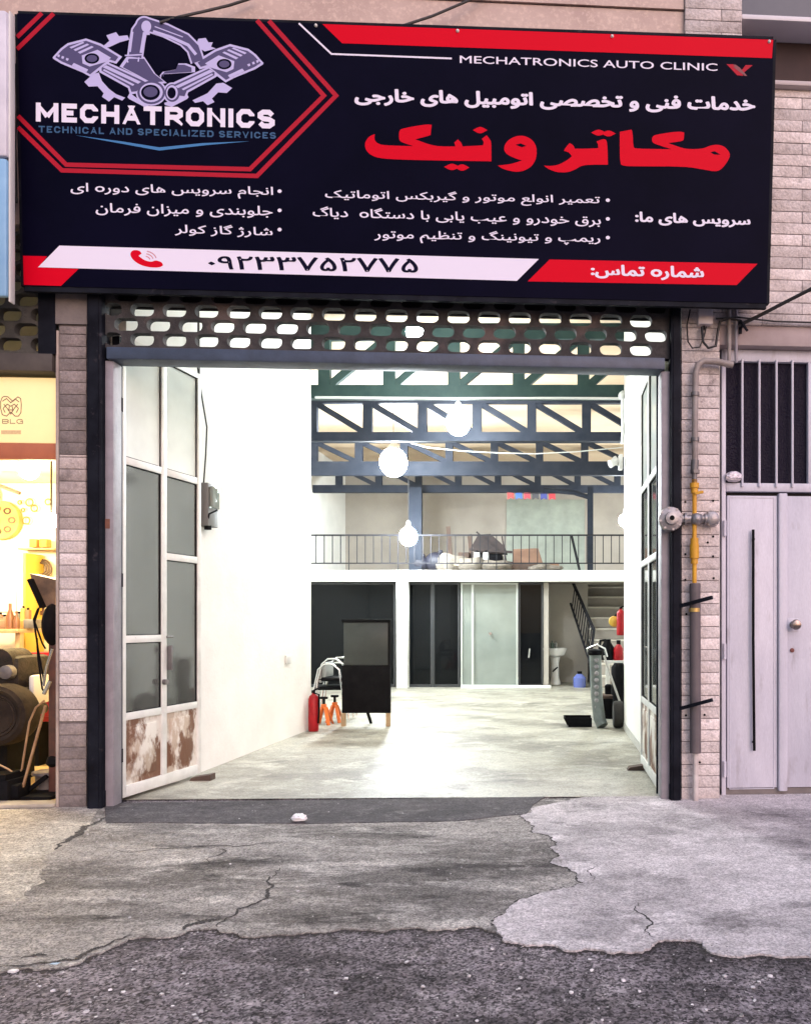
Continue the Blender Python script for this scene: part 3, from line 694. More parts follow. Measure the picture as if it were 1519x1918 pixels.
b = MB(); b.tube([(-3.05, 9.40, 4.165), (-1.5, 9.40, 4.15), (0, 9.40, 4.155), (.80, 9.40, 4.15)], .016, 8); b.build('conduit', cable_w, label='white cable conduit along the lower edge of the green truss', cat='conduit')
# hanging lamps
def lamp(px, py, d, r, ztop, label):
    c = W(px, py, d); t = thing('hanging_lamp', label, 'lamp', (c.x, c.y, c.z - r), None, 'bright white hanging lamps in the garage')
    MB().sphere(c, r, 24, (1, 1, 1.08)).build('bulb', bulb_m, t)
    MB().lathe([(r * .75, -r * .38), (r * .62, -r * .05), (r * .42, r * .35), (.045, r * .55), (.04, r * .55 + .06), (.012, r * .55 + .09)], (c.x, c.y, c.z + r * .78)).build('socket', lamp_base, t)
    MB().cyl((c.x, c.y, c.z + r * 1.33 + .08), (c.x, c.y, max(ztop, c.z + r + .1)), .006, n=6).build('cord', cable_b, t)
lamp(778, 622, 8.2, .10, 5.19, 'lamp seen through the breeze blocks, nearest the entrance')
lamp(858, 792, 10.6, .17, 5.19, 'large lamp in front of the second truss, near its middle')
lamp(737, 866, 12.7, .23, 5.19, 'largest lamp in front of the third truss, above the white column')
lamp(765, 1005, 14.5, .17, 4.2, 'lowest lamp, in front of the mezzanine railing')
lamp(1170, 975, 15.7, .13, 4.2, 'lamp half hidden by the short white wall, beside the mezzanine post')
b = MB(); pts = []
for px, py in ((700, 826), (760, 815), (790, 822), (770, 830), (800, 838), (870, 845), (930, 848), (1000, 850), (1080, 846), (1165, 838)): pts.append(W(px, py, 13.5))
b.tube(pts, .010, 6); b.build('hanging_cable', cable_w, label='thin white cable sagging across the third roof truss', cat='cable')
t = thing('wall_spotlight', 'small white double spotlight on the short white wall by the trusses', 'spotlight', W(1156, 868, 9.6))
c = W(1158, 866, 9.2); m = MB(); m.box(c.x + .0, c.x + .05, c.y - .06, c.y + .06, c.z - .09, c.z + .09, .01); m.build('base', lamp_base, t)
m = MB(); m.cyl((c.x, c.y, c.z + .02), (c.x - .11, c.y - .04, c.z - .03), .03, .05); m.cyl((c.x, c.y, c.z - .02), (c.x - .06, c.y + .03, c.z + .05), .03, .045); m.build('head', lamp_base, t)
b = MB(); c = W(1160, 742, 9.25); b.tube([(.80, 9.25, c.z + .06), (.79, 9.2, c.z - .12), (.80, 9.2, c.z - .45), (.79, 9.22, c.z - .6)], .02, 6); b.sphere((.79, 9.22, c.z), .05, 10)
b.build('hanging_cable', cable_w, label='white cable bundle hanging at the upper corner of the short white wall', cat='cable')

# ------------------------------------------------------------------ mezzanine and office front
MZ0, MZ1 = EYE + (CY - 1089) * 15 / FPX, EYE + (CY - 1068) * 15 / FPX
mz = thing('mezzanine', 'white edged mezzanine floor across the rear of the hall on a white column', 'mezzanine', (-1.4, 15, 0))
MB().box(-5.39, 2.59, 15.0, 15.2, MZ0, MZ1, .006).build('edge_beam', white_wall, mz)
MB().box(-5.39, 2.59, 15.201, 18.99, MZ0 + .03, MZ1 - .01).build('floor_slab', beige_wall, mz)
cx0, cx1 = W(742, 0, 15).x, W(763, 0, 15).x
MB().box(cx0, cx1, 15.01, 15.22, .004, MZ0 - .002, .006).build('column', white_wall, mz)
# railing
dark_rail = mat('dark_rail_paint', (.014, .014, .017), (.022, .022, .026), 8, rough=.6, spec=.1)
rl = thing('mezzanine_railing', 'dark metal railing with thin balusters along the mezzanine edge', 'railing', (-1.4, 15.05, MZ1))
zt, zb = EYE + (CY - 1001) * 15.05 / FPX, EYE + (CY - 1055) * 15.05 / FPX
MB().box(-5.3, 2.5, 15.04, 15.075, zt - .03, zt).build('top_rail', dark_rail, rl)
MB().box(-5.3, 2.5, 15.045, 15.07, zb - .012, zb + .012).build('bottom_rail', dark_rail, rl)
x = -5.2
k = 0
while x < 2.5:
    MB().box(x - .008, x + .008, 15.05, 15.066, zb + .012 if k % 6 else MZ1, zt - .03).build('baluster', dark_rail, rl); x += .165; k += 1
# mezz steel columns
for px, wd, lab in ((779, .26, 'wide dark steel column standing on the mezzanine behind the lowest lamp'), (1105, .12, 'slim dark steel column with a curved brace on the mezzanine')):
    t = thing('steel_column', lab, 'column', W(px, 1068, 15.6)); c = W(px, 1068, 15.6)
    m = MB(); m.box(c.x - wd / 2, c.x + wd / 2, 15.52, 15.66, MZ1, 4.14); m.build('shaft', steel, t)
    if px > 1000:
        a = W(1105, 932, 15.6); q = W(1045, 922, 15.6); m = MB(); m.tube([(a.x, 15.59, a.z), ((a.x + q.x) / 2, 15.59, a.z + .10), (q.x - .3, 15.59, q.z + .05)], .05, 8); m.build('brace', steel, t)
# pale panel/doorway on rear wall
a, c = W(948, 935, 18.9), W(1095, 1075, 18.9)
MB().box(a.x, c.x, 18.96, 18.998, MZ1 - .0, a.z).build('wall_panel', mat('green_grey_panel', (.30, .33, .28), (.22, .245, .21), 2.5, rough=.6), label='grey green panel on the rear wall above the cardboard box', cat='panel')
# bunting
bt = thing('flag_bunting', 'short string of small red, blue and dark flags under the farthest truss', 'bunting', W(1000, 930, 16.0))
p0_, p1_ = W(948, 922, 16.0), W(1045, 924, 16.0)
MB().tube([p0_, (p0_ + p1_) / 2 + Vector((0, 0, -.02)), p1_], .006, 6).build('string', cable_b, bt)
for i, cc in enumerate(((.45, .06, .06), (.05, .12, .4), (.35, .05, .07), (.05, .05, .06), (.04, .05, .2), (.4, .04, .05))):
    c = p0_.lerp(p1_, .08 + i * .16); b = MB(); b.prism([c + Vector((-.07, 0, 0)), c + Vector((.07, 0, 0)), c + Vector((.075, 0, -.14)), c + Vector((.0, 0, -.11)), c + Vector((-.06, 0, -.15))], (0, .006, 0))
    b.build('flag', mat('flag_%d' % i, cc, rough=.8), bt)
# stored goods on the mezzanine
def sack(px, py, d, wx, wz, lab):
    c = W(px, py, d); b = MB(); bm2 = bmesh.new(); bmesh.ops.create_uvsphere(bm2, u_segments=18, v_segments=10, radius=1)
    for v in bm2.verts:
        n = math.sin(v.co.x * 5 + px) * .08 + math.sin(v.co.z * 7 + v.co.y * 4 + py) * .07
        v.co = Vector((v.co.x * wx * (1 + n), v.co.y * .3 * (1 + n), (max(v.co.z, -.75) + .75) * wz / 1.75 * (1 + n))) + Vector((c.x, c.y, MZ1 + .002))
    b.take(bm2); b.build('sack', sack_m, label=lab, cat='sack', group='sacks stored on the mezzanine')
sack(845, 1060, 15.6, .36, .38, 'pale sack slumped beside the dark blue bag on the mezzanine')
sack(885, 1060, 15.5, .30, .30, 'low pale sack under the dark machine on the mezzanine')
sack(928, 1060, 15.5, .34, .24, 'flat pale sack in front of the brown cardboard box')
sack(1020, 1062, 15.5, .36, .16, 'thin flat sack right of the cardboard box')
c = W(985, 1060, 15.9); t = thing('cardboard_box', 'brown cardboard box with slanted side on the mezzanine sacks', 'box', (c.x, c.y, MZ1 + .002))
m = MB(); m.prism([(c.x - .28, 15.8, MZ1 + .2), (c.x + .36, 15.8, MZ1 + .2), (c.x + .26, 15.8, MZ1 + .52), (c.x - .28, 15.8, MZ1 + .50)], (0, .4, 0)); m.build('carton', card_m, t)
m = MB(); m.box(c.x - .3, c.x + .38, 15.79, 16.25, MZ1 + .002, MZ1 + .198); m.build('pallet', dark_wood, t)
c = W(915, 1060, 16.2); t = thing('floor_machine', 'dark rusty machine with an angular hood behind the mezzanine sacks', 'machine', (c.x, c.y, MZ1))
m = MB(); m.box(c.x - .25, c.x + .3, 16.1, 16.5, MZ1 + .002, MZ1 + .42, .03); m.build('body', black_m, t)
m = MB(); m.prism([(c.x - .30, 16.1, MZ1 + .45), (c.x + .40, 16.1, MZ1 + .43), (c.x + .34, 16.1, MZ1 + .60), (c.x + .05, 16.1, MZ1 + .86), (c.x - .22, 16.1, MZ1 + .84), (c.x - .34, 16.1, MZ1 + .62)], (0, .32, 0)); m.obox((c.x - .4, 16.05, MZ1 + .52), (c.x + .52, 16.05, MZ1 + .46), .05, .05); m.obox((c.x - .25, 16.08, MZ1 + .9), (c.x + .2, 16.08, MZ1 + .5), .035, .035); m.obox((c.x + .42, 16.05, MZ1 + .1), (c.x + .30, 16.05, MZ1 + .8), .03, .03); m.build('hood', mat('rusty_brown', (.035, .022, .020), (.016, .012, .012), 9, rough=.8), t)
for px, lab in ((893, 'white plastic canister with a dark cap left on the mezzanine sacks'), (910, 'white plastic canister nearer the cardboard box on the mezzanine')):
    c = W(px, 1042, 15.45); t = thing('canister', lab, 'canister', c)
    m = MB(); m.box(c.x - .06, c.x + .06, 15.4, 15.5, MZ1 + .24, MZ1 + .40, .02); m.build('body', lamp_base, t)
    m = MB(); m.cyl((c.x, 15.45, MZ1 + .4), (c.x, 15.45, MZ1 + .44), .025); m.build('cap', black_m, t)
for px, py, rr, lab in ((785, 1055, .20, 'dark grey rolled bag behind the wide mezzanine column'), (818, 1048, .24, 'dark blue bulging bag beside the pale sacks')):
    c = W(px, py, 15.7); b = MB(); b.sphere((c.x, c.y, MZ1 + rr * .9), rr, 16, (1.1, 1, .9)); b.sphere((c.x + .08, c.y, MZ1 + rr * 1.75), rr * .25, 10)
    b.build('bag', mat('bag_blue', (.006, .007, .016), (.014, .014, .024), 12, rough=.6, bump=.4), label=lab, cat='bag')
for px, q, lab in ((838, 985, 'upright grey plank leaning among the sacks'), (878, 1000, 'shorter brown plank standing behind the dark machine')):
    c = W(px, q, 16.4); MB().obox((c.x + .1, 16.4, MZ1 + .002), (c.x, 16.5, c.z), .09, .03).build('plank', dark_wood, label=lab, cat='plank')

# office glass front
def window(px0, px1, label, m, fm, d=15.35, cat='window', kids=()):
    a, c = W(px0, 0, d).x, W(px1, 0, d).x; t = thing('glass_front', label, cat, ((a + c) / 2, d, 0)); zt = MZ0 - .01
    fr = MB(); w_ = .035
    fr.box(a, a + w_, d - .03, d + .03, .005, zt); fr.box(c - w_, c, d - .03, d + .03, .005, zt); fr.box(a + w_, c - w_, d - .03, d + .03, zt - w_, zt); fr.box(a + w_, c - w_, d - .03, d + .03, .005, .06)
    fr.build('frame', fm, t)
    MB().box(a + w_, c - w_, d - .005, d + .005, .06, zt - w_).build('pane', m, t)
    return t, a, c
dfm = mat('dark_frame', (.03, .032, .035), rough=.4)
lfm = mat('pale_frame', (.45, .48, .45), rough=.35, metal=.4)
window(500, 741, 'large dark office window left of the white column, behind the black display board', glass_dark, dfm)
window(764, 810, 'narrow dark office pane right beside the white column', glass_dark, dfm)
window(811, 861, 'black office door pane next to the pale green sliding door', glass_dark, dfm)
t, a, c = window(863, 970, 'pale green frosted sliding glass door with a white threshold', glass_green, lfm, 15.30, 'sliding door')
m = MB(); m.cyl((W(918, 0, 15.2).x, 15.27, EYE + (CY - 1187) * 15.2 / FPX), (W(918, 0, 15.2).x, 15.23, EYE + (CY - 1187) * 15.2 / FPX), .03); m.build('knob', chrome, t)
m = MB(); x_ = a + .22; m.box(x_, x_ + .05, 15.26, 15.28, .06, MZ0 - .05); m.build('mullion', lfm, t)
t, a, c = window(971, 1017, 'dark office pane right of the pale green sliding door', glass_dark, dfm)
m = MB(); m.cyl(W(992, 1215, 15.3), W(990, 1232, 15.3), .02); m.build('handle', chrome, t)
MB().box(W(865, 0, 15.2).x, W(1032, 0, 15.2).x, 15.0, 15.25, .004, .05, .008).build('threshold', white_wall, label='white raised threshold strip before the pale green sliding door', cat='threshold')
# dark room behind
rm = thing('office_wall', 'dark inner wall of the unlit office under the mezzanine', 'wall', (-2.5, 18, 0))
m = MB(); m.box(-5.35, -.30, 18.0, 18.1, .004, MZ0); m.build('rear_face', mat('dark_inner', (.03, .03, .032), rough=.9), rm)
x_ = W(1018, 0, 15.4).x
m = MB(); m.box(x_, x_ + .10, 15.33, 18.1, .004, MZ0 - .003); m.build('side_face', beige_wall, rm)
MB().box(x_ + .101, .66, 16.6, 16.72, .004, MZ0 + .025).build('garage_wall', beige_wall, label='short beige wall behind the washbasin under the mezzanine', cat='wall')
# basin
c = W(1039, 1283, 15.9); cx, cy = c.x, 15.95
t = thing('washbasin', 'white pedestal washbasin against the beige wall under the mezzanine', 'washbasin', (cx, cy, 0))
MB().lathe([(.13, .004), (.12, .05), (.09, .15), (.085, .45), (.12, .62)], (cx, cy + .1, 0)).build('pedestal', porcelain, t)
MB().lathe([(.08, .58), (.2, .63), (.25, .74), (.26, .78), (.235, .78), (.2, .70), (.05, .67)], (cx, cy + .08, 0)).build('basin', porcelain, t)
m = MB(); m.tube([(cx, cy + .25, .78), (cx, cy + .25, .9), (cx, cy + .12, .92), (cx, cy + .1, .88)], .015); m.build('tap', chrome, t)
m = MB(); m.cyl((cx - .05, cy - .0, .28), (cx + .06, cy - .02, .38), .015); m.build('drain_hose', black_m, t)
for dx, hh, rr, lab, cc in ((-.17, .26, .045, 'tall dark blue bottle on the washbasin rim', (.03, .05, .2)), (-.06, .16, .04, 'small dark green bottle on the washbasin beside the tap', (.06, .09, .07)), (.02, .15, .035, 'small grey soap bottle on the washbasin', (.12, .12, .11))):
    b = MB(); b.lathe([(rr, 0), (rr, hh * .65), (rr * .35, hh * .8), (rr * .35, hh)], (cx + dx, cy - .1, .782)); b.build('bottle', mat('bottle_%d' % int(hh * 100), cc, rough=.3), label=lab, cat='bottle')
c = W(1090, 1287, 15.2); t = thing('water_jug', 'translucent blue plastic jug on the floor by the stair foot', 'jug', (c.x, 15.3, 0.003))
jm = mat('blue_plastic', (.10, .13, .35), rough=.25)
MB().lathe([(.12, .004), (.13, .05), (.13, .2), (.05, .28)], (c.x - .05, 15.3, 0)).build('body', jm, t); MB().lathe([(.05, .28), (.05, .33)], (c.x - .05, 15.3, 0)).build('cap', black_m, t)

# staircase
st = thing('staircase', 'pale stone staircase rising under the mezzanine edge beside the washbasin', 'staircase', (1.1, 15.3, 0))
nst = 9; rise = (MZ0 + .01) / nst
for i in range(nst):
    y0 = 15.26 + i * .27; u = i / nst; xl = .68
    m = MB(); m.box(xl, 2.55, y0, y0 + .28, .004 + i * rise, (i + 1) * rise - .036, .002); m.build('riser', beige_wall, st)
    m = MB(); m.box(xl - .02, 2.55, y0 - .025, y0 + .27, (i + 1) * rise - .035, (i + 1) * rise, .008); m.build('tread', mat('stair_stone', (.70, .66, .58), (.58, .53, .45), 6, rough=.35), st)
sr = thing('stair_railing', 'black stair railing with slanted balusters beside the white steps', 'railing', (.5, 13, 0))
P0, P1 = W(1112, 1180, 15.25), W(1073, 1092, 16.4)
Q0, Q1 = W(1104, 1240, 15.25), W(1068, 1130, 16.4)
for nm, p, q, s in (('handrail', P0, P1, .05), ('lower_rail', Q0, Q1, .035)): MB().obox(p, q, s, s).build(nm, dark_rail, sr)
P2, P3 = W(1085, 1068, 15.15), W(1070, 1003, 15.15)
MB().obox(P2, P3, .05, .05).build('upper_newel', dark_rail, sr)
MB().obox(P0 + Vector((0, 0, .02)), W(1104, 1245, 15.25), .06, .06).build('newel', dark_rail, sr)
for i in range(1, 11):
    u = i / 11; MB().obox(P0.lerp(P1, u), Q0.lerp(Q1, u), .022, .022).build('baluster', dark_rail, sr)
MB().obox(W(1104, 1240, 15.25), W(1106, 1286, 15.25), .05, .05).build('foot_post', dark_rail, sr)

# ------------------------------------------------------------------ objects on the garage floor
def extinguisher(c, r, h, label, hose=True):
    t = thing('fire_extinguisher', label, 'fire extinguisher', c)
    x, y, z = c
    MB().lathe([(r * .9, 0), (r, .02), (r, h * .78), (r * .8, h * .86), (r * .3, h * .91), (r * .3, h * .94)], (x, y, z), n=20).build('cylinder', red_paint, t)
    m = MB(); m.box(x - r * .35, x + r * .35, y - r * .3, y + r * .3, z + h * .94, z + h, .006); m.obox((x, y, z + h * .99), (x + r * 1.1, y, z + h * 1.06), .02, .02); m.build('valve', black_m, t)
    if hose: MB().tube([(x - r * .3, y, z + h * .95), (x + r * 1.2, y - r * .4, z + h * .9), (x + r * 1.25, y - r * .5, z + h * .5), (x + r * 1.1, y - r * .5, z + h * .2)], .012, 8).build('hose', black_m, t)
extinguisher((-2.99, 9.15, .004), .062, .50, 'red fire extinguisher on the floor at the end of the long white wall')
# display board
bd = thing('display_board', 'black free standing display board with a grey glass upper half on short wooden legs', 'board', (-2.33, 9.6, .003))
xa_, xb_ = W(642, 0, 9.6).x, W(732, 0, 9.6).x
def zz(py, d=9.6): return EYE + (CY - py) * d / FPX
m = MB(); m.box(xa_, xb_, 9.56, 9.62, zz(1335), zz(1246), .006); m.build('lower_panel', black_m, bd)
m = MB(); m.box(xa_ + .02, xb_ - .03, 9.575, 9.61, zz(1246), zz(1166), .003); m.build('glass_panel', board_grey, bd)
m = MB(); m.box(xa_ - .005, xb_ + .0, 9.565, 9.615, zz(1166), zz(1160), .003); m.build('top_rail', black_m, bd)
m = MB(); m.box(xb_ - .03, xb_ - .005, 9.57, 9.612, zz(1246), zz(1166)); m.build('side_rail', black_m, bd)
for x, mm in ((xa_ + .01, wood_m), (xb_ - .035, wood_m)): MB().box(x - .02, x + .03, 9.56, 9.62, .004, zz(1335)).build('leg', mm, bd)
MB().obox((W(697, 0, 9.9).x, 9.63, zz(1330)), (W(697, 0, 9.9).x, 9.85, .004), .03, .03).build('rear_leg', black_m, bd)
# stacked chairs
for k, lab in enumerate(('upper steel tube chair stacked beside the black display board', 'lower steel tube chair of the stack behind the orange jack stands')):
    z0 = .12 * (1 - k); x0 = -3.28 + .05 * (1 - k); t = thing('stacking_chair', lab, 'chair', (x0, 10.3, .003), None, 'stacked steel tube chairs')
    for yy in (10.05, 10.45): MB().tube([(x0 - .05, yy, .01 + z0 * .2), (x0, yy, .42 + z0), (x0 + .06, yy, .70 + z0 * .6), (x0 + .14, yy, .77 + z0 * .6), (x0 + .25, yy, .77 + z0 * .6), (x0 + .34, yy, .70 + z0 * .6), (x0 + .38, yy, .42 + z0), (x0 + .42, yy, .01 + z0 * .2)], .013, 8).build('leg_frame', chrome, t)
    MB().box(x0 - .02, x0 + .40, 10.06, 10.44, .42 + z0, .47 + z0, .02).build('seat', black_m, t)
    MB().box(x0 + .06, x0 + .10, 10.06, 10.44, .52 + z0 * .6, .72 + z0 * .6, .015).build('backrest', mat('grey_vinyl', (.25, .26, .25), rough=.5), t)
def jack_stand(x, y, lab):
    t = thing('jack_stand', lab, 'jack stand', (x, y, .003), None, 'orange jack stands')
    for i, j in ((-1, -1), (1, -1), (1, 1), (-1, 1)): MB().obox((x + i * .09, y + j * .09, .005), (x + i * .025, y + j * .025, .23), .045, .012).build('leg', orange_paint, t)
    m = MB(); m.box(x - .03, x + .03, y - .03, y + .03, .21, .27, .004); m.build('collar', orange_paint, t)
    m = MB(); m.cyl((x, y, .24), (x, y, .34), .017); m.box(x - .05, x + .05, y - .02, y + .02, .335, .365, .006); m.build('saddle', black_m, t)
jack_stand(W(609, 0, 9.8).x, 9.75, 'orange jack stand next to the red fire extinguisher'); jack_stand(W(628, 0, 10).x, 9.98, 'orange jack stand close to the black display board leg')
# right hand cluster
t = thing('spring_compressor', 'tall grey perforated workshop strut standing by the end of the short white wall', 'workshop tool', (W(1117, 0, 9.5).x, 9.5, .003))
x = W(1117, 0, 9.5).x
m = MB(); m.tube([(x - .02, 9.5, .95), (x - .01, 9.5, .7), (x, 9.5, .4), (x + .03, 9.45, .12), (x + .07, 9.4, .03)], .075, 14); m.build('column', mat('green_grey_paint', (.16, .19, .18), (.1, .12, .115), 8, rough=.4), t)
for i in range(9):
    z = .18 + i * .085; m = MB(); m.lathe([(.004, -.006), (.022, -.004), (.030, .012)], (x - .005 + (.03 if i < 1 else 0), 9.42 - .006, z), 'y', 14); m.build('stud', cast_m, t)
m = MB(); m.lathe([(.09, .92), (.10, .95), (.09, .98), (.03, 1.0)], (x - .02, 9.5, 0)); m.build('head', black_m, t)
m = MB(); m.tube([(x - .1, 9.5, .93), (x - .12, 9.48, 1.0), (x, 9.46, 1.05), (x + .1, 9.48, 1.0), (x + .13, 9.5, .9)], .016, 8); m.build('handle', chrome, t)
m = MB(); m.box(x - .36, x - .06, 9.5, 9.8, .004, .03, .004); m.prism([(x - .36, 9.5, .03), (x - .06, 9.5, .03), (x - .06, 9.5, .12), (x - .42, 9.5, .12)], (0, .015, 0)); m.prism([(x - .36, 9.79, .03), (x - .06, 9.79, .03), (x - .06, 9.79, .12), (x - .42, 9.79, .12)], (0, .015, 0)); m.prism([(x - .375, 9.5, .03), (x - .42, 9.5, .12), (x - .405, 9.5, .12), (x - .36, 9.5, .03)], (0, .3, 0))
m.build('drain_pan', black_m, label='black oil drain pan on the floor at the foot of the grey strut', cat='drain pan')
c = W(1137, 1338, 10.4); t = thing('tool_box', 'black tool box with chrome latches between the grey strut and the small wheel', 'tool box', (c.x, 10.4, .003))
m = MB(); m.box(c.x - .10, c.x + .14, 10.3, 10.6, .004, .28, .01); m.build('body', black_m, t)
m = MB(); m.box(c.x - .105, c.x + .145, 10.295, 10.605, .282, .33, .01); m.build('lid', dark_wood, t)
m = MB(); m.lathe([(.05, .332), (.055, .45), (.03, .47)], (c.x + .02, 10.45, 0)); m.build('oil_can', black_m, label='small black oil can standing on the tool box', cat='can')
c = W(1157, 1362, 9.45); t = thing('small_wheel', 'small black wheel standing against the short white wall end', 'wheel', (c.x, 9.45, .003))
r_ = .17; m = MB(); m.lathe([(.09, -.055), (r_ * .93, -.06), (r_, -.03), (r_, .03), (r_ * .93, .06), (.09, .055)], (c.x, 9.45, r_ + .004), 'x', 28); m.build('tyre', rubber, t)
m = MB(); m.lathe([(.0001, -.03), (.088, -.035), (.088, .035), (.0001, .03)], (c.x, 9.45, r_ + .004), 'x', 20); m.build('rim', chrome, t)
b = MB(); b.tube([W(1131, 1228, 9.9), W(1142, 1262, 9.8), W(1163, 1322, 9.5)], .014, 8); b.build('steel_rod', mat('dull_steel', (.32, .31, .29), rough=.4, metal=.7), label='long steel jack handle leaning from the bench to the wall end', cat='rod')
c = W(1158, 1318, 10.2); m = MB(); m.lathe([(.10, .35), (.10, .72), (.06, .78)], (c.x, 10.2, 0)); m.lathe([(.08, .004), (.08, .35)], (c.x, 10.2, 0)); m.build('gas_bottle', black_m, label='tall black cylinder standing behind the small wheel', cat='cylinder')
wb = thing('work_bench', 'narrow white bench with jugs on it in front of the stairs', 'bench', (.85, 10.9, .003))
m = MB(); zt_ = zz(1236, 10.9); m.box(.68, 1.6, 10.7, 11.1, zt_ - .04, zt_, .006); m.build('top', lamp_base, wb)
for x in (.72, 1.55):
    for y in (10.75, 11.05): MB().box(x - .02, x + .02, y - .02, y + .02, .004, zt_ - .04).build('leg', white_steel, wb)
c = W(1137, 1232, 10.85); t = thing('pump_jug', 'black pump jug on the white bench', 'jug', (c.x, 10.85, zt_))
m = MB(); m.lathe([(.09, .002), (.10, .06), (.10, .18), (.05, .26), (.05, .3)], (c.x, 10.85, zt_)); m.build('body', black_m, t)
m = MB(); m.tube([(c.x - .02, 10.85, zt_ + .29), (c.x - .1, 10.85, zt_ + .28), (c.x - .12, 10.85, zt_ + .12)], .02); m.build('spout', black_m, t)
c = W(1158, 1232, 10.8); t = thing('spray_bottle', 'red oil bottle with dark cap on the white bench', 'bottle', (c.x, 10.8, zt_))
m = MB(); m.lathe([(.07, .002), (.075, .03), (.07, .17), (.03, .23)], (c.x, 10.8, zt_)); m.build('body', red_paint, t)
m = MB(); m.lathe([(.03, .231), (.03, .29)], (c.x, 10.8, zt_)); m.build('cap', black_m, t)
c = W(1163, 1190, 10.6); extinguisher((c.x - .005, 10.6, c.z), .06, .40, 'red fire extinguisher mounted high by the stairs above the white bench', False)
c = W(1150, 1164, 10.7); t = thing('yellow_lamp', 'round yellow lamp hung next to the mounted red extinguisher', 'lamp', c)
ylm = mat('bright_yellow', (.55, .36, .05), rough=.5)
m = MB(); m.lathe([(.03, -.04), (.075, -.02), (.08, .02), (.04, .05)], c, 'y', 18); m.build('shade', ylm, t); m = MB(); m.tube([c + Vector((0, 0, .06)), c + Vector((.06, 0, .13)), c + Vector((.14, 0, .12))], .018); m.build('bracket', black_m, t)
# meter box on the long wall
c = W(386, 945, 6.55); xw = -3.178
t = thing('meter_box', 'grey electric meter box with cables on the long white wall beside the wide leaf', 'meter box', (xw, 6.6, c.z))
z0, z1 = EYE + (CY - 985) * 6.6 / FPX, EYE + (CY - 905) * 6.6 / FPX
m = MB(); m.box(xw + .004, xw + .11, 6.56, 6.76, z0, z1, .008); m.build('case', mat('meter_grey', (.14, .14, .135), rough=.5), t)
m = MB(); m.box(xw + .112, xw + .14, 6.58, 6.72, z0 + .16, z1 - .03, .006); m.build('dial_cover', glass_green, t)
m = MB(); m.tube([(xw + .08, 6.6, z0), (xw + .12, 6.56, z0 + .1), (xw + .20, 6.54, z0 + .13)], .008); m.cyl((xw + .08, 6.62, z0 - .03), (xw + .08, 6.62, z0 + .02), .03); m.build('gland', black_m, t)
b = MB(); b.tube([W(372, 560, 6.45), W(371, 690, 6.45), W(378, 740, 6.5), W(388, 800, 6.55), W(386, 850, 6.55), W(382, 905, 6.6)], .007, 6); b.build('wall_cable', cable_b, label='dark cable looping down the long white wall to the meter box', cat='cable')
b = MB(); b.tube([W(373, 560, 6.5), W(374, 700, 6.5), W(374, 905, 6.6)], .005, 6); b.build('wall_cable', cable_b, label='straight thin cable running down beside the meter box', cat='cable')

# ------------------------------------------------------------------ banner
navy = mat('banner_navy', (.0016, .0017, .0085), (.0028, .0026, .0125), 1.4, rough=.5, spec=.03, bump=.12, bscale=2.2)
b_red = mat('banner_red', (.60, .001, .016), rough=.5, bump=.12, bscale=2.2, spec=.06)
b_dred = mat('banner_line_red', (.40, .012, .030), rough=.5, spec=.1)
b_white = mat('banner_white', (.74, .72, .86), rough=.5, bump=.12, bscale=2.2, spec=.1)
b_lilac = mat('banner_lilac', (.48, .46, .74), rough=.45, spec=.3)
b_mid = mat('banner_violet', (.075, .065, .16), rough=.45, spec=.3)
b_blue = mat('banner_blue', (.05, .19, .42), rough=.45, spec=.3)
b_dblue = mat('banner_dark_blue', (.035, .10, .21), rough=.45, spec=.3)
b_ink = mat('banner_ink', (.006, .006, .022), rough=.6, spec=.03)
ban = thing('shop_banner', 'wide dark blue and red shop banner with Persian lettering over the garage entrance', 'banner', S(740, 560, -.06))
q = [S(33, 25), S(1448, 73), S(1435, 568), S(45, 535)]
m = MB(); m.prism([p - SNORM * .004 for p in q], SNORM * .004); bpan = m.build('panel', navy, ban)
m = MB()
for i in range(4): m.obox(q[i] - SNORM * .030, q[(i + 1) % 4] - SNORM * .030, .045, .045, up=SNORM)
for k in range(1, 6):
    a_, c_ = q[0].lerp(q[1], k / 6), q[3].lerp(q[2], k / 6); m.obox(a_ - SNORM * .030, c_ - SNORM * .030, .03, .04, up=SNORM)
m.build('rear_frame', black_steel, ban)
m = MB(); m.obox(q[3] + Vector((0, 0, -.012)) - SNORM * .02, q[2] + Vector((0, 0, -.012)) - SNORM * .02, .03, .05); m.build('bottom_hem', black_steel, ban)
# brackets to the wall
m = MB()
for px in (300, 700, 1100, 1380):
    a_ = S(px, 300, -.05); m.obox(a_, a_ + Vector((0, .35, 0)), .03, .03)
m.build('bracket', grey_steel, ban)
def art(name, polys, m, lift, parent=None, fn=None, label=None):
    parent = parent or bpan
    b = MB()
    for c in clusters(polys):                      # overlapping pieces lie some microns apart, never in one plane
        for i, q in enumerate(c):
            b.add([fn(x, y, i * 6e-6) if fn else S(x, y, lift + i * 6e-6) for x, y in q], [tuple(range(len(q)))])
    return b.build(name, m, parent, label=label, smooth=False)
art('red_border', [[(604, 45), (1447.5, 74.5), (1445, 109), (641, 81)]], b_red, .0012)
art('red_corner', [[(44, 479), (89, 480), (73, 501), (148, 503.5), (115, 535.5), (45.5, 533.5)]], b_red, .0012)
art('white_rule', seg_quads([(560, 43.5), (621, 101), (846, 109.5)], 3.2), b_white, .0012)
art('white_band', [[(112, 460), (1009, 485), (968, 526), (72, 500.5)]], b_white, .0016)
art('red_band', [[(1029, 486), (1418, 494), (1379, 534), (988, 527)]], b_red, .0012)
Zx = lambda x, y: (x / 2.373, y / 2.373)
hexl = []
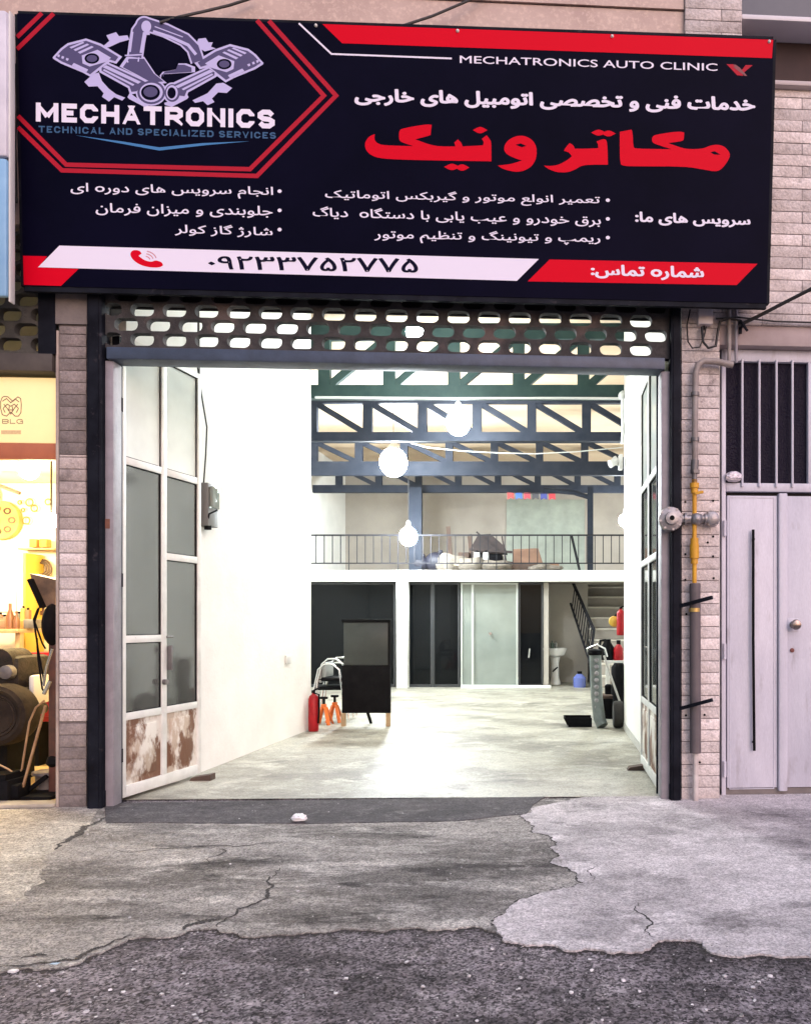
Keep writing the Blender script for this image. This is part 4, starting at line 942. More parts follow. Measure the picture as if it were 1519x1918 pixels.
for pts in ([(1196, 92), (1494, 425), (1143, 782), (277, 757), (82, 565)], [(1143, 90), (1440, 425), (1112, 752), (296, 732), (82, 515)], [(240, 60), (78, 218)], [(188, 58), (78, 165)]):
    art('red_hexagon', seg_quads([Zx(*p) for p in pts], 8.2), b_dred, .0012)
# logo emblem
Lz = lambda x, y: (60 + x / 3.038, 20 + y / 3.038)
LP = lambda pts: [Lz(*p) for p in pts]
def mir(pts, dy=32): return [(1438 - x, y + dy) for x, y in pts]
pist_o = [(120, 265), (165, 215), (205, 185), (310, 158), (395, 188), (515, 262), (482, 302), (445, 292), (335, 377), (290, 352), (165, 300), (122, 273)]
pist_i = [(135, 265), (175, 222), (210, 197), (310, 171), (390, 200), (494, 263), (476, 288), (440, 277), (333, 362), (292, 340), (170, 288)]
gear = [[(425, 140), (480, 122), (497, 145), (545, 140), (556, 165), (500, 180), (440, 208), (395, 212), (442, 172)],
        [(935, 195), (948, 160), (990, 155), (1005, 180), (1030, 180), (1020, 205), (1048, 215), (985, 232), (955, 215)],
        [(300, 405), (350, 360), (382, 352), (400, 400), (440, 445), (480, 475), (532, 495), (515, 512), (470, 492), (440, 517), (400, 490), (410, 470), (375, 430), (325, 432)],
        [(915, 510), (1000, 470), (1050, 415), (1090, 410), (1140, 440), (1110, 468), (1060, 465), (1025, 500), (1040, 520), (1000, 538), (975, 515), (930, 525)]]
for p in gear: art('logo_gear', [LP(p)], b_lilac, .0012)
rod_o = [(385, 322), (430, 292), (625, 380), (660, 400), (600, 470), (560, 478), (548, 440), (385, 350)]
rod_i = [(398, 325), (430, 304), (620, 392), (645, 405), (598, 458), (568, 462), (556, 430), (398, 342)]
cap_l = [(545, 492), (558, 468), (610, 505), (684, 524), (680, 537), (640, 547), (555, 503)]
armw = [(588, 265), (598, 190), (610, 120), (640, 78)]; arm2 = [(650, 76), (760, 112), (870, 165), (920, 215), (945, 290)]
base_ = [(500, 318), (540, 262), (640, 262), (705, 360), (770, 412), (690, 420), (600, 370)]
grip = [(820, 335), (835, 300), (880, 300), (930, 320), (930, 350), (740, 362), (735, 385), (728, 370), (745, 348)]
S_ = lambda pts, wd: [LP(p) for p in seg_quads(pts, wd)]
art('logo_outline', [LP(pist_o), LP(mir(pist_o)), LP(rod_o), LP(mir(rod_o, 25)), LP(cap_l), LP(mir(cap_l, 0)), LP(base_), LP(grip)] + S_(armw, 92) + S_(arm2, 84) + [LP(circ(640, 82, 52)), LP(circ(680, 465, 88, 76)), LP(circ(800, 468, 52, 60))], b_lilac, .0016)
def shrink(pts, k):
    cx = sum(p[0] for p in pts) / len(pts); cy = sum(p[1] for p in pts) / len(pts); return [(cx + (x - cx) * k, cy + (y - cy) * k) for x, y in pts]
art('logo_dark', [LP(pist_i), LP(mir(pist_i)), LP(rod_i), LP(mir(rod_i, 25)), LP(shrink(base_, .86)), LP(shrink(grip, .82))] + S_(armw, 72) + S_(arm2, 64) + [LP(circ(640, 82, 42)), LP(circ(680, 465, 79, 67)), LP(circ(800, 468, 43, 51))], b_mid, .0021)
hl = []
for p in ([(215, 208), (290, 177), (300, 183), (226, 216)], [(238, 221), (316, 187), (328, 194), (250, 230)], [(262, 236), (342, 200), (354, 207), (276, 245)], [(150, 248), (162, 252), (157, 266), (146, 260)], [(173, 257), (186, 262), (180, 275), (168, 270)], [(198, 268), (212, 273), (206, 286), (194, 280)],
          [(285, 255), (375, 222), (452, 268), (420, 292), (330, 318), (290, 300)], [(228, 312), (240, 297), (322, 335), (312, 350)]):
    hl += [p, mir(p)]
for p in ([(405, 322), (424, 310), (622, 405), (606, 416)], [(405, 340), (412, 332), (585, 420), (575, 428)]): hl += [p, mir(p, 25)]
art('logo_highlight', [LP(p) for p in hl] + S_([(622, 240), (640, 130), (672, 130)], 16) + S_([(560, 235), (575, 120)], 9) + S_([(690, 118), (790, 150), (890, 195), (935, 250)], 17) + S_([(700, 90), (860, 150)], 6) + [LP(circ(652, 90, 28, 34)), LP(circ(680, 465, 66, 55)), LP(circ(798, 466, 33, 42))] + S_([(530, 255), (630, 250)], 8) + S_([(540, 270), (548, 295)], 8) + S_([(610, 265), (606, 290)], 8), b_lilac, .0026)
art('logo_core', [LP(circ(343, 272, 42, 30)), LP(mir(circ(343, 272, 42, 30))), LP(circ(676, 465, 54, 44)), LP(circ(796, 468, 24, 32)), LP([(660, 240), (700, 168), (800, 188), (836, 215), (850, 265), (828, 300), (815, 335), (745, 335), (722, 368), (690, 330), (650, 268)])], navy, .0031)
art('logo_pin', [LP(circ(343, 272, 30, 20)), LP(mir(circ(343, 272, 30, 20))), LP(circ(676, 462, 40, 30))], b_mid, .0036)
art('logo_lettering', fit(stroke_text('MECHATRONICS', .265, .98, .17), 68, 192, 227.5, 515, 206, 241), b_white, .0014)
art('logo_subtitle', fit(stroke_text('TECHNICAL AND SPECIALIZED SERVICES', .21, .88, .26), 73, 235.5, 248, 517, 248, 260), b_dblue, .0014)
art('logo_chevron', [[(143, 253.5), (230, 265), (299, 276), (299, 282), (225, 268.5)], [(299, 276), (380, 268), (468, 264.5), (385, 272), (299, 282)]], b_blue, .0014)
# lettering
art('english_lettering', fit(text_polys('MECHATRONICS AUTO CLINIC', .012), 861, 104, 118, 1343, 119, 133), b_white, .0014)
vl = [[(1360, 120), (1374, 120.5), (1392, 142), (1380, 141)], [(1372, 125), (1384, 125.5), (1399, 142.3), (1394, 142.2)], [(1409, 122), (1396, 121.8), (1381, 141), (1386, 141.5)], [(1384, 126), (1377, 121), (1372, 121), (1385, 133)]]
art('wing_emblem', vl[:1] + vl[2:3], b_dred, .0014); art('wing_emblem_inner', vl[1:2] + vl[3:], mat('banner_deep_red', (.16, .01, .02), rough=.5), .0019)
def farsi(s, off, *box, m=b_white, name='lettering'): return art(name, fit(text_polys(shape(s), off), *box), m, .0014)
farsi('خدمات فنی و تخصصی اتومبیل های خارجی', .075, 664, 165, 197, 1414, 182, 215)
farsi('تعمیر انواع موتور و گیربکس اتوماتیک', .022, 609, 353, 378, 1123, 365, 388)
farsi('برق خودرو و عیب یابی با دستگاه  دیاگ', .022, 586, 386, 410, 1125, 402, 426)
farsi('ریمپ و تیونینگ و تنظیم موتور', .022, 701, 428, 454, 1124, 437, 461)
farsi('انجام سرویس های دوره ای', .022, 133, 342, 367, 512, 350, 373)
farsi('جلوبندی و میزان فرمان', .022, 180, 380, 403, 511, 386, 409)
farsi('شارژ گاز کولر', .022, 328, 418, 441, 511, 424, 446)
farsi('سرویس های ما:', .065, 1189, 396, 421, 1405, 404, 427)
art('lettering', fit(text_polys(shape('شماره تماس:'), .065), 1106, 495, 521, 1318, 499, 527), b_white, .0018)
art('lettering', fit(text_polys('۰۹۲۳۳۷۵۲۷۷۵', .03), 390, 479, 504, 783, 484, 511), b_ink, .0022)
art('bullet_marks', [circ(x, y, 4, 3.4, 10) for x, y in ((1138, 375), (1138, 410), (1138, 445), (524, 358), (524, 394), (524, 430))], b_white, .0014)
def soften(pts, it=2, lim=62):
    for _ in range(it):
        o = []; k = len(pts)
        for i in range(k):
            a, b_, c = Vector(pts[i - 1]), Vector(pts[i]), Vector(pts[(i + 1) % k])
            if (b_ - a).length > 1e-6 and (c - b_).length > 1e-6 and abs((b_ - a).angle(c - b_)) < R(lim): o += [tuple(b_.lerp(a, .25)), tuple(b_.lerp(c, .25))]
            else: o.append(tuple(b_))
        pts = o
    return pts
B_ = lambda pts: [(640 + x / 1.899, 210 + y / 1.899) for x, y in pts]
dia = lambda x, y, a=26, c=15: [(x - a, y), (x, y - c), (x + a, y), (x, y + c)]
big = [[(118, 78), (100, 85), (88, 98), (82, 115), (86, 135), (102, 152), (130, 163), (180, 168), (330, 172), (532, 175), (532, 110), (528, 98), (515, 82), (498, 95), (505, 105), (503, 118), (430, 122), (425, 108), (413, 97), (400, 108), (404, 122), (330, 122), (262, 97), (316, 82), (320, 45), (300, 43), (215, 58), (204, 66), (204, 100), (215, 108), (255, 121), (150, 118), (128, 112), (116, 98)],
       dia(492, 64), dia(392, 195, 28, 15), dia(428, 197, 26, 15),
       [(555, 190), (575, 188), (605, 184), (640, 172), (618, 165), (585, 150), (575, 130), (585, 105), (610, 88), (640, 82), (670, 92), (690, 115), (694, 145), (688, 175), (668, 200), (630, 214), (590, 208), (565, 198)],
       [(718, 190), (740, 192), (770, 188), (800, 172), (818, 157), (808, 143), (790, 138), (794, 128), (810, 110), (824, 118), (828, 130), (875, 130), (912, 128), (910, 112), (905, 105), (920, 98), (935, 95), (944, 105), (946, 187), (855, 187), (830, 205), (800, 215), (765, 214), (735, 203)],
       dia(913, 73, 27, 14), dia(948, 76, 26, 14),
       [(988, 70), (1030, 62), (1034, 75), (1036, 125), (1045, 130), (1172, 132), (1112, 113), (1102, 105), (1103, 88), (1115, 80), (1195, 68), (1217, 72), (1216, 95), (1212, 103), (1160, 110), (1210, 128), (1240, 132), (1285, 130), (1310, 118), (1340, 115), (1365, 125), (1382, 150), (1372, 175), (1350, 203), (1330, 212), (1290, 205), (1220, 193), (1060, 193), (1000, 192), (988, 182)]]
art('red_lettering', [soften(B_(p)) for p in big], b_red, .0014)
art('letter_counters', [B_([(618, 116), (636, 111), (656, 120), (640, 125)]), B_([(1310, 143), (1325, 139), (1346, 151), (1325, 151)])], navy, .0019)
# phone icon
hs = [(250, 468), (244, 474), (247, 484), (260, 495), (280, 501), (300, 501), (306, 497), (304, 491), (292, 487), (284, 491), (270, 487), (260, 479), (266, 475), (262, 469)]
art('phone_icon', [soften(hs)], b_red, .0022)
arcs = []
for r_ in (10, 16, 22): arcs += seg_quads([(272 + r_ * math.cos(R(a)), 488 + r_ * .8 * math.sin(R(a))) for a in range(-80, 0, 16)], 2.0)
art('phone_waves', arcs, mat('banner_pale_red', (.55, .25, .30), rough=.5), .0022)
# screws at the banner's top edge
for px, py in ((592, 46), (857, 56), (1146, 66), (1440, 76)):
    c = S(px, py + 2, .002); b = MB(); b.sphere(c, .012, 10); b.build('fixing_cap', lamp_base, ban)

# ------------------------------------------------------------------ cables over the facade
def fpts(l): return [F(x, y, yy) for x, y, yy in l]
def cable(l, r, label, m=cable_b): 
    b = MB(); p = fpts(l); b.tube(p, r, 8); return b.build('cable', m, frame=FF, label=label, cat='cable')
cable([(300, 42, -.25), (335, 32, -.22), (380, 22, -.15), (430, 10, -.1), (480, -6, -.08)], .009, 'black cable rising over the fascia above the logo')
cable([(755, 48, -.22), (810, 30, -.16), (880, 0, -.1), (910, -16, -.08)], .009, 'black cable rising over the fascia above the red border')
cable([(1382, 610, -.06), (1420, 592, -.12), (1470, 566, -.2), (1519, 541, -.3), (1600, 500, -.4)], .014, 'thick black service cable slanting up from the wall hook over the grey door')
cable([(1340, 597, -.03), (1380, 594, -.03), (1450, 602, -.03), (1519, 604, -.03), (1600, 606, -.03)], .007, 'thin black cable running level over the grey door')
cable([(1292, 580, -.03), (1286, 610, -.035), (1288, 640, -.04), (1296, 652, -.05), (1310, 650, -.05), (1318, 630, -.05), (1322, 612, -.04)], .006, 'thin cable loop hanging left of the junction box')
cable([(1314, 612, -.05), (1316, 640, -.05), (1326, 652, -.06), (1340, 648, -.05), (1344, 620, -.04), (1348, 602, -.04), (1362, 596, -.03), (1385, 600, -.03), (1388, 612, -.03)], .010, 'thick cable loop hanging right of the junction box')
c0, c1 = F(1304, 612, 0), F(1331, 583, 0)
t = thing('junction_box', 'small pinkish white junction box on the pale brick under the banner corner', 'junction box', F(1317, 612), FF)
MB().box(c0.x, c1.x, -.06, .0, c0.z, c1.z, .006).build('case', mat('box_white', (.6, .55, .56), rough=.45), t)
MB().cyl(F(1317, 618, -.04), F(1317, 611, -.04), .012).build('gland', black_m, t)
c = F(1386, 615, -.01); t = thing('wall_hook', 'rusty cable hook on the brick where the service cable ends', 'hook', c, FF)
m = MB(); m.cyl((c.x, .0, c.z), (c.x, -.09, c.z), .012); m.tube([(c.x - .02, -.08, c.z + .03), (c.x, -.1, c.z - .02), (c.x + .03, -.09, c.z - .05)], .010); m.box(c.x - .012, c.x + .012, -.012, .0, c.z - .04, c.z + .06); m.build('shank', black_steel, t)
# vertical conduits by the door corner
for px, r_, lab, mm in ((1365, .016, 'dark rusty conduit dropping behind the banner corner to the gas elbow', pipe_grey), (1378, .013, 'pale conduit beside the dark one at the door corner', lilac_steel)):
    b = MB(); b.tube([F(px, 540, -.02), F(px, 688 if px < 1370 else 680, -.02)], r_, 10); b.build('conduit', mm, frame=FF, label=lab, cat='conduit')

# ------------------------------------------------------------------ gas pipe, regulator
gp = thing('gas_pipe', 'grey and yellow gas riser with round regulator on the pale brick pillar', 'gas pipe', F(1302, 1495, -.05), FF)
Y = -.055
m = MB(); m.tube([F(1372, 684, Y), F(1340, 677, Y), F(1318, 676, Y), F(1307, 683, Y), F(1302, 700, Y), F(1301, 780, Y), F(1301, 862, Y)], .024, 14); m.build('upper_pipe', pipe_grey, gp)
m = MB(); m.cyl(F(1301, 862, Y), F(1300, 880, Y), .029); m.cyl(F(1300, 880, Y), F(1300, 905, Y), .020); m.build('coupling', grey_steel, gp)
m = MB(); m.cyl(F(1300, 903, Y), F(1300, 1092, Y), .017); 
for y0, y1, r_ in ((898, 905, .020), (905, 914, .034), (914, 924, .026), (1008, 1020, .030), (1020, 1046, .034), (1046, 1056, .026)): m.cyl(F(1300, y0, Y), F(1300, y1, Y), r_)
c = F(1300, 925, Y); m.obox((c.x, Y - .02, c.z), (c.x + .06, Y - .03, c.z + .01), .02, .02); m.build('yellow_pipe', yellow_paint, gp)
c = F(1255, 972, -.10); m = MB(); m.lathe([(.02, -.06), (.045, -.055), (.05, -.03), (.085, -.02), (.092, -.005), (.092, .01), (.07, .025), (.05, .06)], c, 'y', 28)
for k in range(8):
    a_ = k * math.pi / 4 + .2; m.cyl((c.x + .08 * math.cos(a_), c.y - .027, c.z + .08 * math.sin(a_)), (c.x + .08 * math.cos(a_), c.y + .02, c.z + .08 * math.sin(a_)), .009, n=8)
m.build('regulator', cast_m, gp)
m = MB(); m.cyl((c.x, c.y - .065, c.z), (c.x, c.y - .0605, c.z), .018); m.build('regulator_vent', black_m, gp)
a_, e_ = F(1272, 972, Y), F(1345, 972, Y)
m = MB(); m.cyl(a_, F(1296, 972, Y), .030); m.cyl(F(1280, 972, Y), F(1284, 972, Y), .045); m.cyl(F(1296, 972, Y), F(1312, 972, Y), .040); m.cyl(F(1312, 972, Y), F(1322, 972, Y), .028); m.cyl(F(1318, 972, Y), F(1322, 972, Y), .042); m.sphere(F(1304, 972, Y - .02), .045, 14)
c = F(1332, 972, Y); m.lathe([(.03, -.045), (.05, -.035), (.055, -.01), (.062, .0), (.055, .03)], c, 'y', 20)
for k in range(6): 
    an = k * math.pi / 3; m.cyl((c.x + .05 * math.cos(an), c.y - .03, c.z + .05 * math.sin(an)), (c.x + .05 * math.cos(an), c.y + .01, c.z + .05 * math.sin(an)), .007, n=8)
m.build('valve_body', cast_m, gp)
m = MB(); m.cyl(F(1301, 1093, Y), F(1302, 1410, Y), .041, n=18); m.build('sleeve', sleeve_m, gp)
m = MB(); m.cyl(F(1300, 1139, Y - .003), F(1300, 1146, Y - .003), .0425, n=18); m.build('sleeve_ring', mat('brass_ring', (.5, .35, .12), rough=.4, metal=.6), gp)
m = MB(); m.cyl(F(1302, 1410, Y), F(1302, 1499, Y), .022); m.build('lower_pipe', mat('dirty_white_pipe', (.55, .50, .48), (.42, .36, .34), 9, rough=.6, bump=.2), gp)
for py, lab in ((1136, 'upper black shutter peg crossing the gas sleeve'), (1328, 'lower black shutter peg crossing the gas sleeve')):
    b = MB(); a_, e_ = F(1270, py, -.03), F(1333, py - 17, -.22); b.obox(a_, e_, .026, .026); b.build('shutter_peg', black_steel, frame=FF, label=lab, cat='peg')
# drill holes and stain on brick
hm = MB()
for px, py in ((1283, 1038), (1283, 1086), (1335, 1005), (1325, 1016), (1335, 1042), (1336, 1083), (1285, 1150), (1283, 940), (1335, 938), (1284, 1340), (1319, 1339), (1310, 1428)):
    c = F(px, py, -.006); hm.lathe([(.001, 0), (.008, .0), (.009, .004)], (c.x, -.0085, c.z), 'y', 8)
hm.build('drill_holes', black_m, rp)

# ------------------------------------------------------------------ grey door at the right
gd = thing('metal_door', 'pale grey metal double door with barred dark transom glass beside the gas pipe', 'door', F(1440, 1490, .1), FF)
yd = .10
x0 = F(1351, 1165, yd).x; x1 = xr - .02; zt_ = zdoor
zk0, zk1 = Z(1430, 921, yd), Z(1430, 905, yd)
tl = F(1359, 676, yd); 
m = MB(); m.box(x0, tl.x, yd, yd + .06, .0, zt_, .004); m.box(x0 + .0, x1, yd, yd + .06, tl.z, zt_ - .003, .004); m.box(tl.x, x1, yd - .004, yd + .06, zk0, zk1, .004)
xm0, xm1 = F(1457, 1165, yd).x, F(1473, 1165, yd).x
xe = F(1513, 700, yd).x; m.box(xe, xe + .06, yd, yd + .06, zk1, tl.z, .003)
m.build('frame', door_paint, gd)
MB().box(tl.x, xe, yd + .035, yd + .042, zk1, tl.z).build('transom_glass', glass_peb, gd)
MB().box(xe + .06, x1, yd + .035, yd + .042, zk1, tl.z).build('transom_glass', glass_peb, gd)
MB().box(tl.x - .02, x1, yd + .07, yd + .10, zk1 - .02, tl.z + .02).build('transom_back', dark_void, gd)
for px in (1390, 1422, 1454, 1484, 1545, 1580):
    c = F(px, 800, yd - .02); m = MB(); m.cyl((c.x, yd - .012, zk1 - .03), (c.x, yd - .012, tl.z + .01), .010, n=10); m.build('transom_bar', door_paint, gd)
m = MB(); m.box(tl.x + .012, xm0 - .004, yd + .01, yd + .05, .055, zk0 - .03, .004); m.build('leaf', door_paint, gd)
m = MB(); m.box(xm1 + .004, x1, yd + .008, yd + .05, .055, zk0 - .03, .004); m.build('leaf', door_paint, gd)
m = MB(); m.box(xm0, xm1, yd - .018, yd + .045, .03, zk0 - .012, .008); m.build('meeting_strip', door_paint, gd)
m = MB(); m.box(x0, x1, yd + .02, yd + .06, .0, .05); m.build('threshold', plaster_g, gd)
m = MB(); m.box(tl.x, x1, yd + .052, yd + .08, .04, zk0); m.build('backing', dark_void, gd)
m = MB(); m.tube([F(1410, 992, yd - .02), F(1410, 1200, yd - .02), F(1412, 1406, yd - .02)], .011, 10); m.build('pull_bar', black_m, gd)
for py in (1010, 1390):
    c = F(1410, py, yd); MB().cyl((c.x, yd - .02, c.z), (c.x, yd + .012, c.z), .008, n=8).build('bar_bracket', black_m, gd)
c = F(1485, 1170, yd); m = MB(); m.lathe([(.028, .01), (.03, .0), (.014, -.01), (.016, -.03), (.035, -.045), (.041, -.062), (.034, -.078), (.012, -.084)], (c.x, yd, c.z), 'y', 20); m.build('knob', mat('dark_brass', (.22, .19, .18), rough=.25, metal=.9), gd)
c = F(1483, 1218, yd); m = MB(); m.lathe([(.016, .01), (.017, -.001), (.006, -.004)], (c.x, yd, c.z), 'y', 14); m.build('keyhole', mat('rusty_lock', (.16, .05, .04), rough=.7), gd)
# foil packet behind transom bars
c = F(1375, 900, yd - .05); fm = mat('foil', (.62, .58, .62), (.45, .42, .46), 20, rough=.3, metal=.6, bump=.8, bscale=30)
b = MB(); bm2 = bmesh.new(); bmesh.ops.create_icosphere(bm2, subdivisions=3, radius=1)
for v in bm2.verts:
    k = 1 + random.uniform(-.10, .10); v.co = Vector((v.co.x * .065 * k, v.co.y * .022 * k, v.co.z * .042 * k)) + Vector((c.x, yd - .005 - .02, zk1 + .042))
b.take(bm2); b.build('foil_packet', fm, frame=FF, label='crumpled silver packet tucked behind the transom bars', cat='packet', smooth=False)

# ------------------------------------------------------------------ neighbouring shop
sx0, sx1 = F(-420, 1165, 0).x, F(104, 1165, 0).x
zf0, zf1 = Z(50, 826), Z(50, 702)
nb = screen('breeze_block_screen', 'sooty breeze block screen over the neighbouring yellow lit shop', -420, 100, Z(50, 662), 12, .0, .06, .228, .107, .166, .092, block_dark, .0)
b = MB(); b.box(sx0, sx1 - .01, -.02, .2, Z(50, 696), Z(50, 663), .006); b.build('steel_beam', mat('brown_beam', (.045, .036, .032), (.07, .06, .05), 8, rough=.6), frame=FF, label='dark brown beam under the sooty breeze blocks of the neighbouring shop', cat='beam')
MB().box(F(72, 600, -.015).x, F(104, 600, -.015).x, -.014, -.002, Z(90, 664), Z(90, 540)).build('steel_post', black_steel, frame=FF, label='short black steel strip beside the sooty breeze blocks', cat='post')
MB().box(sx0, sx1, .6, .7, Z(50, 696), 5.0).build('wall', mat('greenish_inner_wall', (.36, .36, .27), (.28, .28, .2), 3, rough=.8), frame=FF, label='dim greenish wall seen through the sooty breeze blocks', cat='wall')
cream = mat('cream_board', (.80, .66, .34), (.74, .60, .30), 3, rough=.5, emit=(1.0, .78, .34), estr=.36)  # faint warm glow added to the board's own colour
ns = thing('shop_board', 'cream lit board with a square line emblem and three letters over the neighbouring shop', 'shop sign', F(50, 826, .06), FF)
MB().box(sx0, sx1 - .008, .06, .12, zf0, zf1, .004).build('panel', cream, ns)
MB().box(sx0, sx1 - .008, .055, .12, Z(50, 857), zf0 - .002, .004).build('lower_trim', mat('terracotta_trim', (.42, .13, .055), (.36, .11, .05), 6, rough=.6), ns)
fnb = lambda x, y, e=0: F(x, y, .0535 if y > 825 else .0585 - e)
bro = mat('brown_print', (.20, .12, .075), rough=.6)
em = []
E_ = lambda x, y: (x / 3.7975, 520 + y / 3.7975)
def es(pts, wd=1.6): return seg_quads([E_(*p) for p in pts], wd)
em += es([(35, 845), (60, 848), (95, 880), (130, 848), (150, 860), (155, 900), (152, 960), (135, 985), (110, 985), (80, 955), (50, 985), (20, 975), (8, 930), (8, 880), (20, 852), (35, 845)])
em += es([(20, 880), (50, 860), (80, 890), (110, 862), (140, 885)]) + es([(30, 900), (55, 930), (80, 970), (105, 930), (130, 900)]) + es([(25, 930), (55, 900), (80, 915), (105, 900), (135, 930)]) + es([(60, 945), (80, 940), (100, 945)]) + es([(40, 960), (25, 930)]) + es([(120, 960), (135, 930)]) + es([(70, 915), (65, 945)]) + es([(90, 915), (95, 945)])
art('emblem', em, bro, 0, ns, fnb)
art('lettering', fit(stroke_text('BLG', .15, 1.5, .3), 5, 785, 793.5, 44, 785, 793.5), bro, 0, ns, fnb)
art('faded_print', [[(3, 806), (40, 806), (40, 813), (3, 813)]], mat('faded_print', (.66, .45, .22), (.74, .58, .30), 60, rough=.6), 0, ns, fnb)
# shop shell
swall = mat('shop_cream_wall', (.78, .70, .52), (.70, .62, .44), 2.5, rough=.8)
sh = thing('shop_interior', 'bright warm lit interior walls of the neighbouring tyre shop', 'shop interior', (-5.5, 8.4, 0))
MB().box(-8.2, -3.62, 8.4, 8.5, .004, 2.9).build('rear_wall', swall, sh)
MB().box(-8.3, -8.2, 5.3, 8.5, .004, 2.9).build('side_wall', swall, sh)
MB().box(-3.62, -3.52, 5.9, 8.5, .004, 2.9).build('party_wall', swall, sh)
MB().box(-8.3, -3.52, 5.62, 8.5, 2.905, 3.0).build('shop_ceiling', swall, sh)
MB().box(-8.2, -3.62, 5.45, 8.4, -.02, .006).build('shop_floor', mat('ochre_shop_floor', (.50, .37, .16), (.40, .28, .12), 4, rough=.6), sh)
def wlamp(px, py, d, r, lab):
    c = W(px, py, d); t = thing('shop_lamp', lab, 'lamp', c, None, 'warm lamps in the neighbouring shop')
    MB().sphere(c, r, 20).build('bulb', warm_bulb, t); MB().cyl((c.x, c.y, c.z + r), (c.x, c.y, 2.9), .008, n=6).build('cord', cable_b, t)
wlamp(97, 975, 6.15, .06, 'bright warm lamp against the pillar edge in the neighbouring shop')
wlamp(55, 882, 6.9, .08, 'warm lamp high behind the cream board of the neighbouring shop')
wlamp(-160, 960, 7.0, .10, 'warm lamp deep in the neighbouring shop beyond the frame')
D8 = 8.36
for px, py, r_, lab in ((38, 941, .020, 'smallest steel ring hung highest on the cream shop wall'), (56, 941, .040, 'thick brass ring in the top row on the shop wall'), (91, 940, .033, 'ring nearest the pillar on the shop wall'), (65, 952, .036, 'thin pale ring in the second row on the shop wall'), (44, 955, .018, 'tiny dark ring in the second row on the shop wall'), (50, 975, .040, 'thick ring hung alone below the others on the shop wall')):
    c = W(px, py, D8); b = MB(); b.tube([(c.x + r_ * math.cos(k * math.pi / 10), c.y, c.z + r_ * math.sin(k * math.pi / 10)) for k in range(20)], .007, 6, closed=True)
    b.build('hanging_ring', mat('dull_brass', (.25, .19, .06), rough=.4, metal=.6), label=lab, cat='ring', group='rings hung on the shop wall')
c = W(5, 975, D8); t = thing('gasket_board', 'round tan board covered in gaskets on the shop wall', 'board', c)
tanm = mat('tan_board', (.55, .33, .12), (.42, .24, .08), 8, rough=.8)
m = MB(); m.lathe([(.21, -.03), (.215, -.01), (.215, .03)], c, 'y', 30); m.build('disc', tanm, t)
for k in range(7):
    an = k * .9; rr = .13; q_ = c + Vector((rr * math.cos(an), -.035, rr * math.sin(an))); m = MB(); m.tube([(q_.x + .035 * math.cos(j * .63), q_.y, q_.z + .03 * math.sin(j * .63)) for j in range(10)], .010, 6, closed=True); m.build('gasket', dark_wood if k % 2 else card_m, t)
for px, lab in ((68, 'small orange carton on the shop wall shelf'), (87, 'small orange carton next to the pillar on the shop wall shelf')):
    c = W(px, 1018, 8.3); t = MB(); t.box(c.x - .04, c.x + .04, c.y - .05, c.y + .03, c.z - .045, c.z + .045, .004); t.build('carton', mat('orange_card', (.55, .25, .05), (.4, .18, .04), 9, rough=.7), label=lab, cat='box')
c = W(75, 1027, 8.3); MB().box(c.x - .2, c.x + .2, 8.24, 8.395, c.z - .02, c.z, .003).build('wall_shelf', wood_m, label='short shelf under the two orange cartons', cat='shelf')
c0, c1 = W(-60, 1150, 8.1), W(50, 1036, 8.1); t = thing('tool_cabinet', 'white tool cabinet with yellow edge in the neighbouring shop', 'cabinet', (c0.x, 8.2, .006))
m = MB(); m.box(c0.x, c1.x - .03, 8.1, 8.38, .8, c1.z, .006); m.build('body', lamp_base, t); m = MB(); m.box(c1.x - .03, c1.x, 8.09, 8.38, .8, c1.z, .004); m.build('edge_trim', ylm, t)
m = MB(); m.box(c0.x + .05, c1.x - .1, 8.085, 8.1, 1.45, 1.75, .004); m.build('drawer', lamp_base, t)
c = W(25, 1178, 7.6); t = thing('shelf_bench', 'cluttered wooden bench behind the tyre in the neighbouring shop', 'bench', (c.x, 7.7, .006))
m = MB(); m.box(c.x - .9, c.x + .12, 7.5, 7.95, c.z - .04, c.z, .006); m.build('top', wood_m, t)
for x in (-.85, .06): MB().box(c.x + x, c.x + x + .05, 7.55, 7.6, .008, c.z - .04).build('leg', wood_m, t)
zb_ = c.z
for px, h_, r_, lab in ((20, .26, .04, 'tall brown bottle on the cluttered shop bench'), (32, .18, .03, 'shorter brown bottle on the cluttered shop bench')):
    c = W(px, 1170, 7.6); b = MB(); b.lathe([(r_, .002), (r_, h_ * .45), (r_ * .35, h_ * .75), (r_ * .35, h_)], (c.x, 7.6, zb_)); b.build('bottle', mat('brown_glass', (.14, .06, .03), rough=.3), label=lab, cat='bottle')
for i in range(9):
    x = W(random.uniform(-10, 60), 1165, 7.62).x; s_ = random.uniform(.03, .07)
    b = MB(); b.box(x - s_, x + s_, 7.62 + .03 * (i % 3), 7.72 + .03 * (i % 3), zb_ + .002 + (.0 if i < 6 else .1), zb_ + s_ * 1.6 + (.0 if i < 6 else .1), .01)
    if i < 6: b.build('parts_box', (card_m, orange_paint, tanm, grey_steel)[i % 4], label=('dull brown', 'orange', 'tan', 'grey steel', 'second brown', 'second orange')[i] + ' parts box among the clutter on the shop bench', cat='box', group='parts boxes on the shop bench')
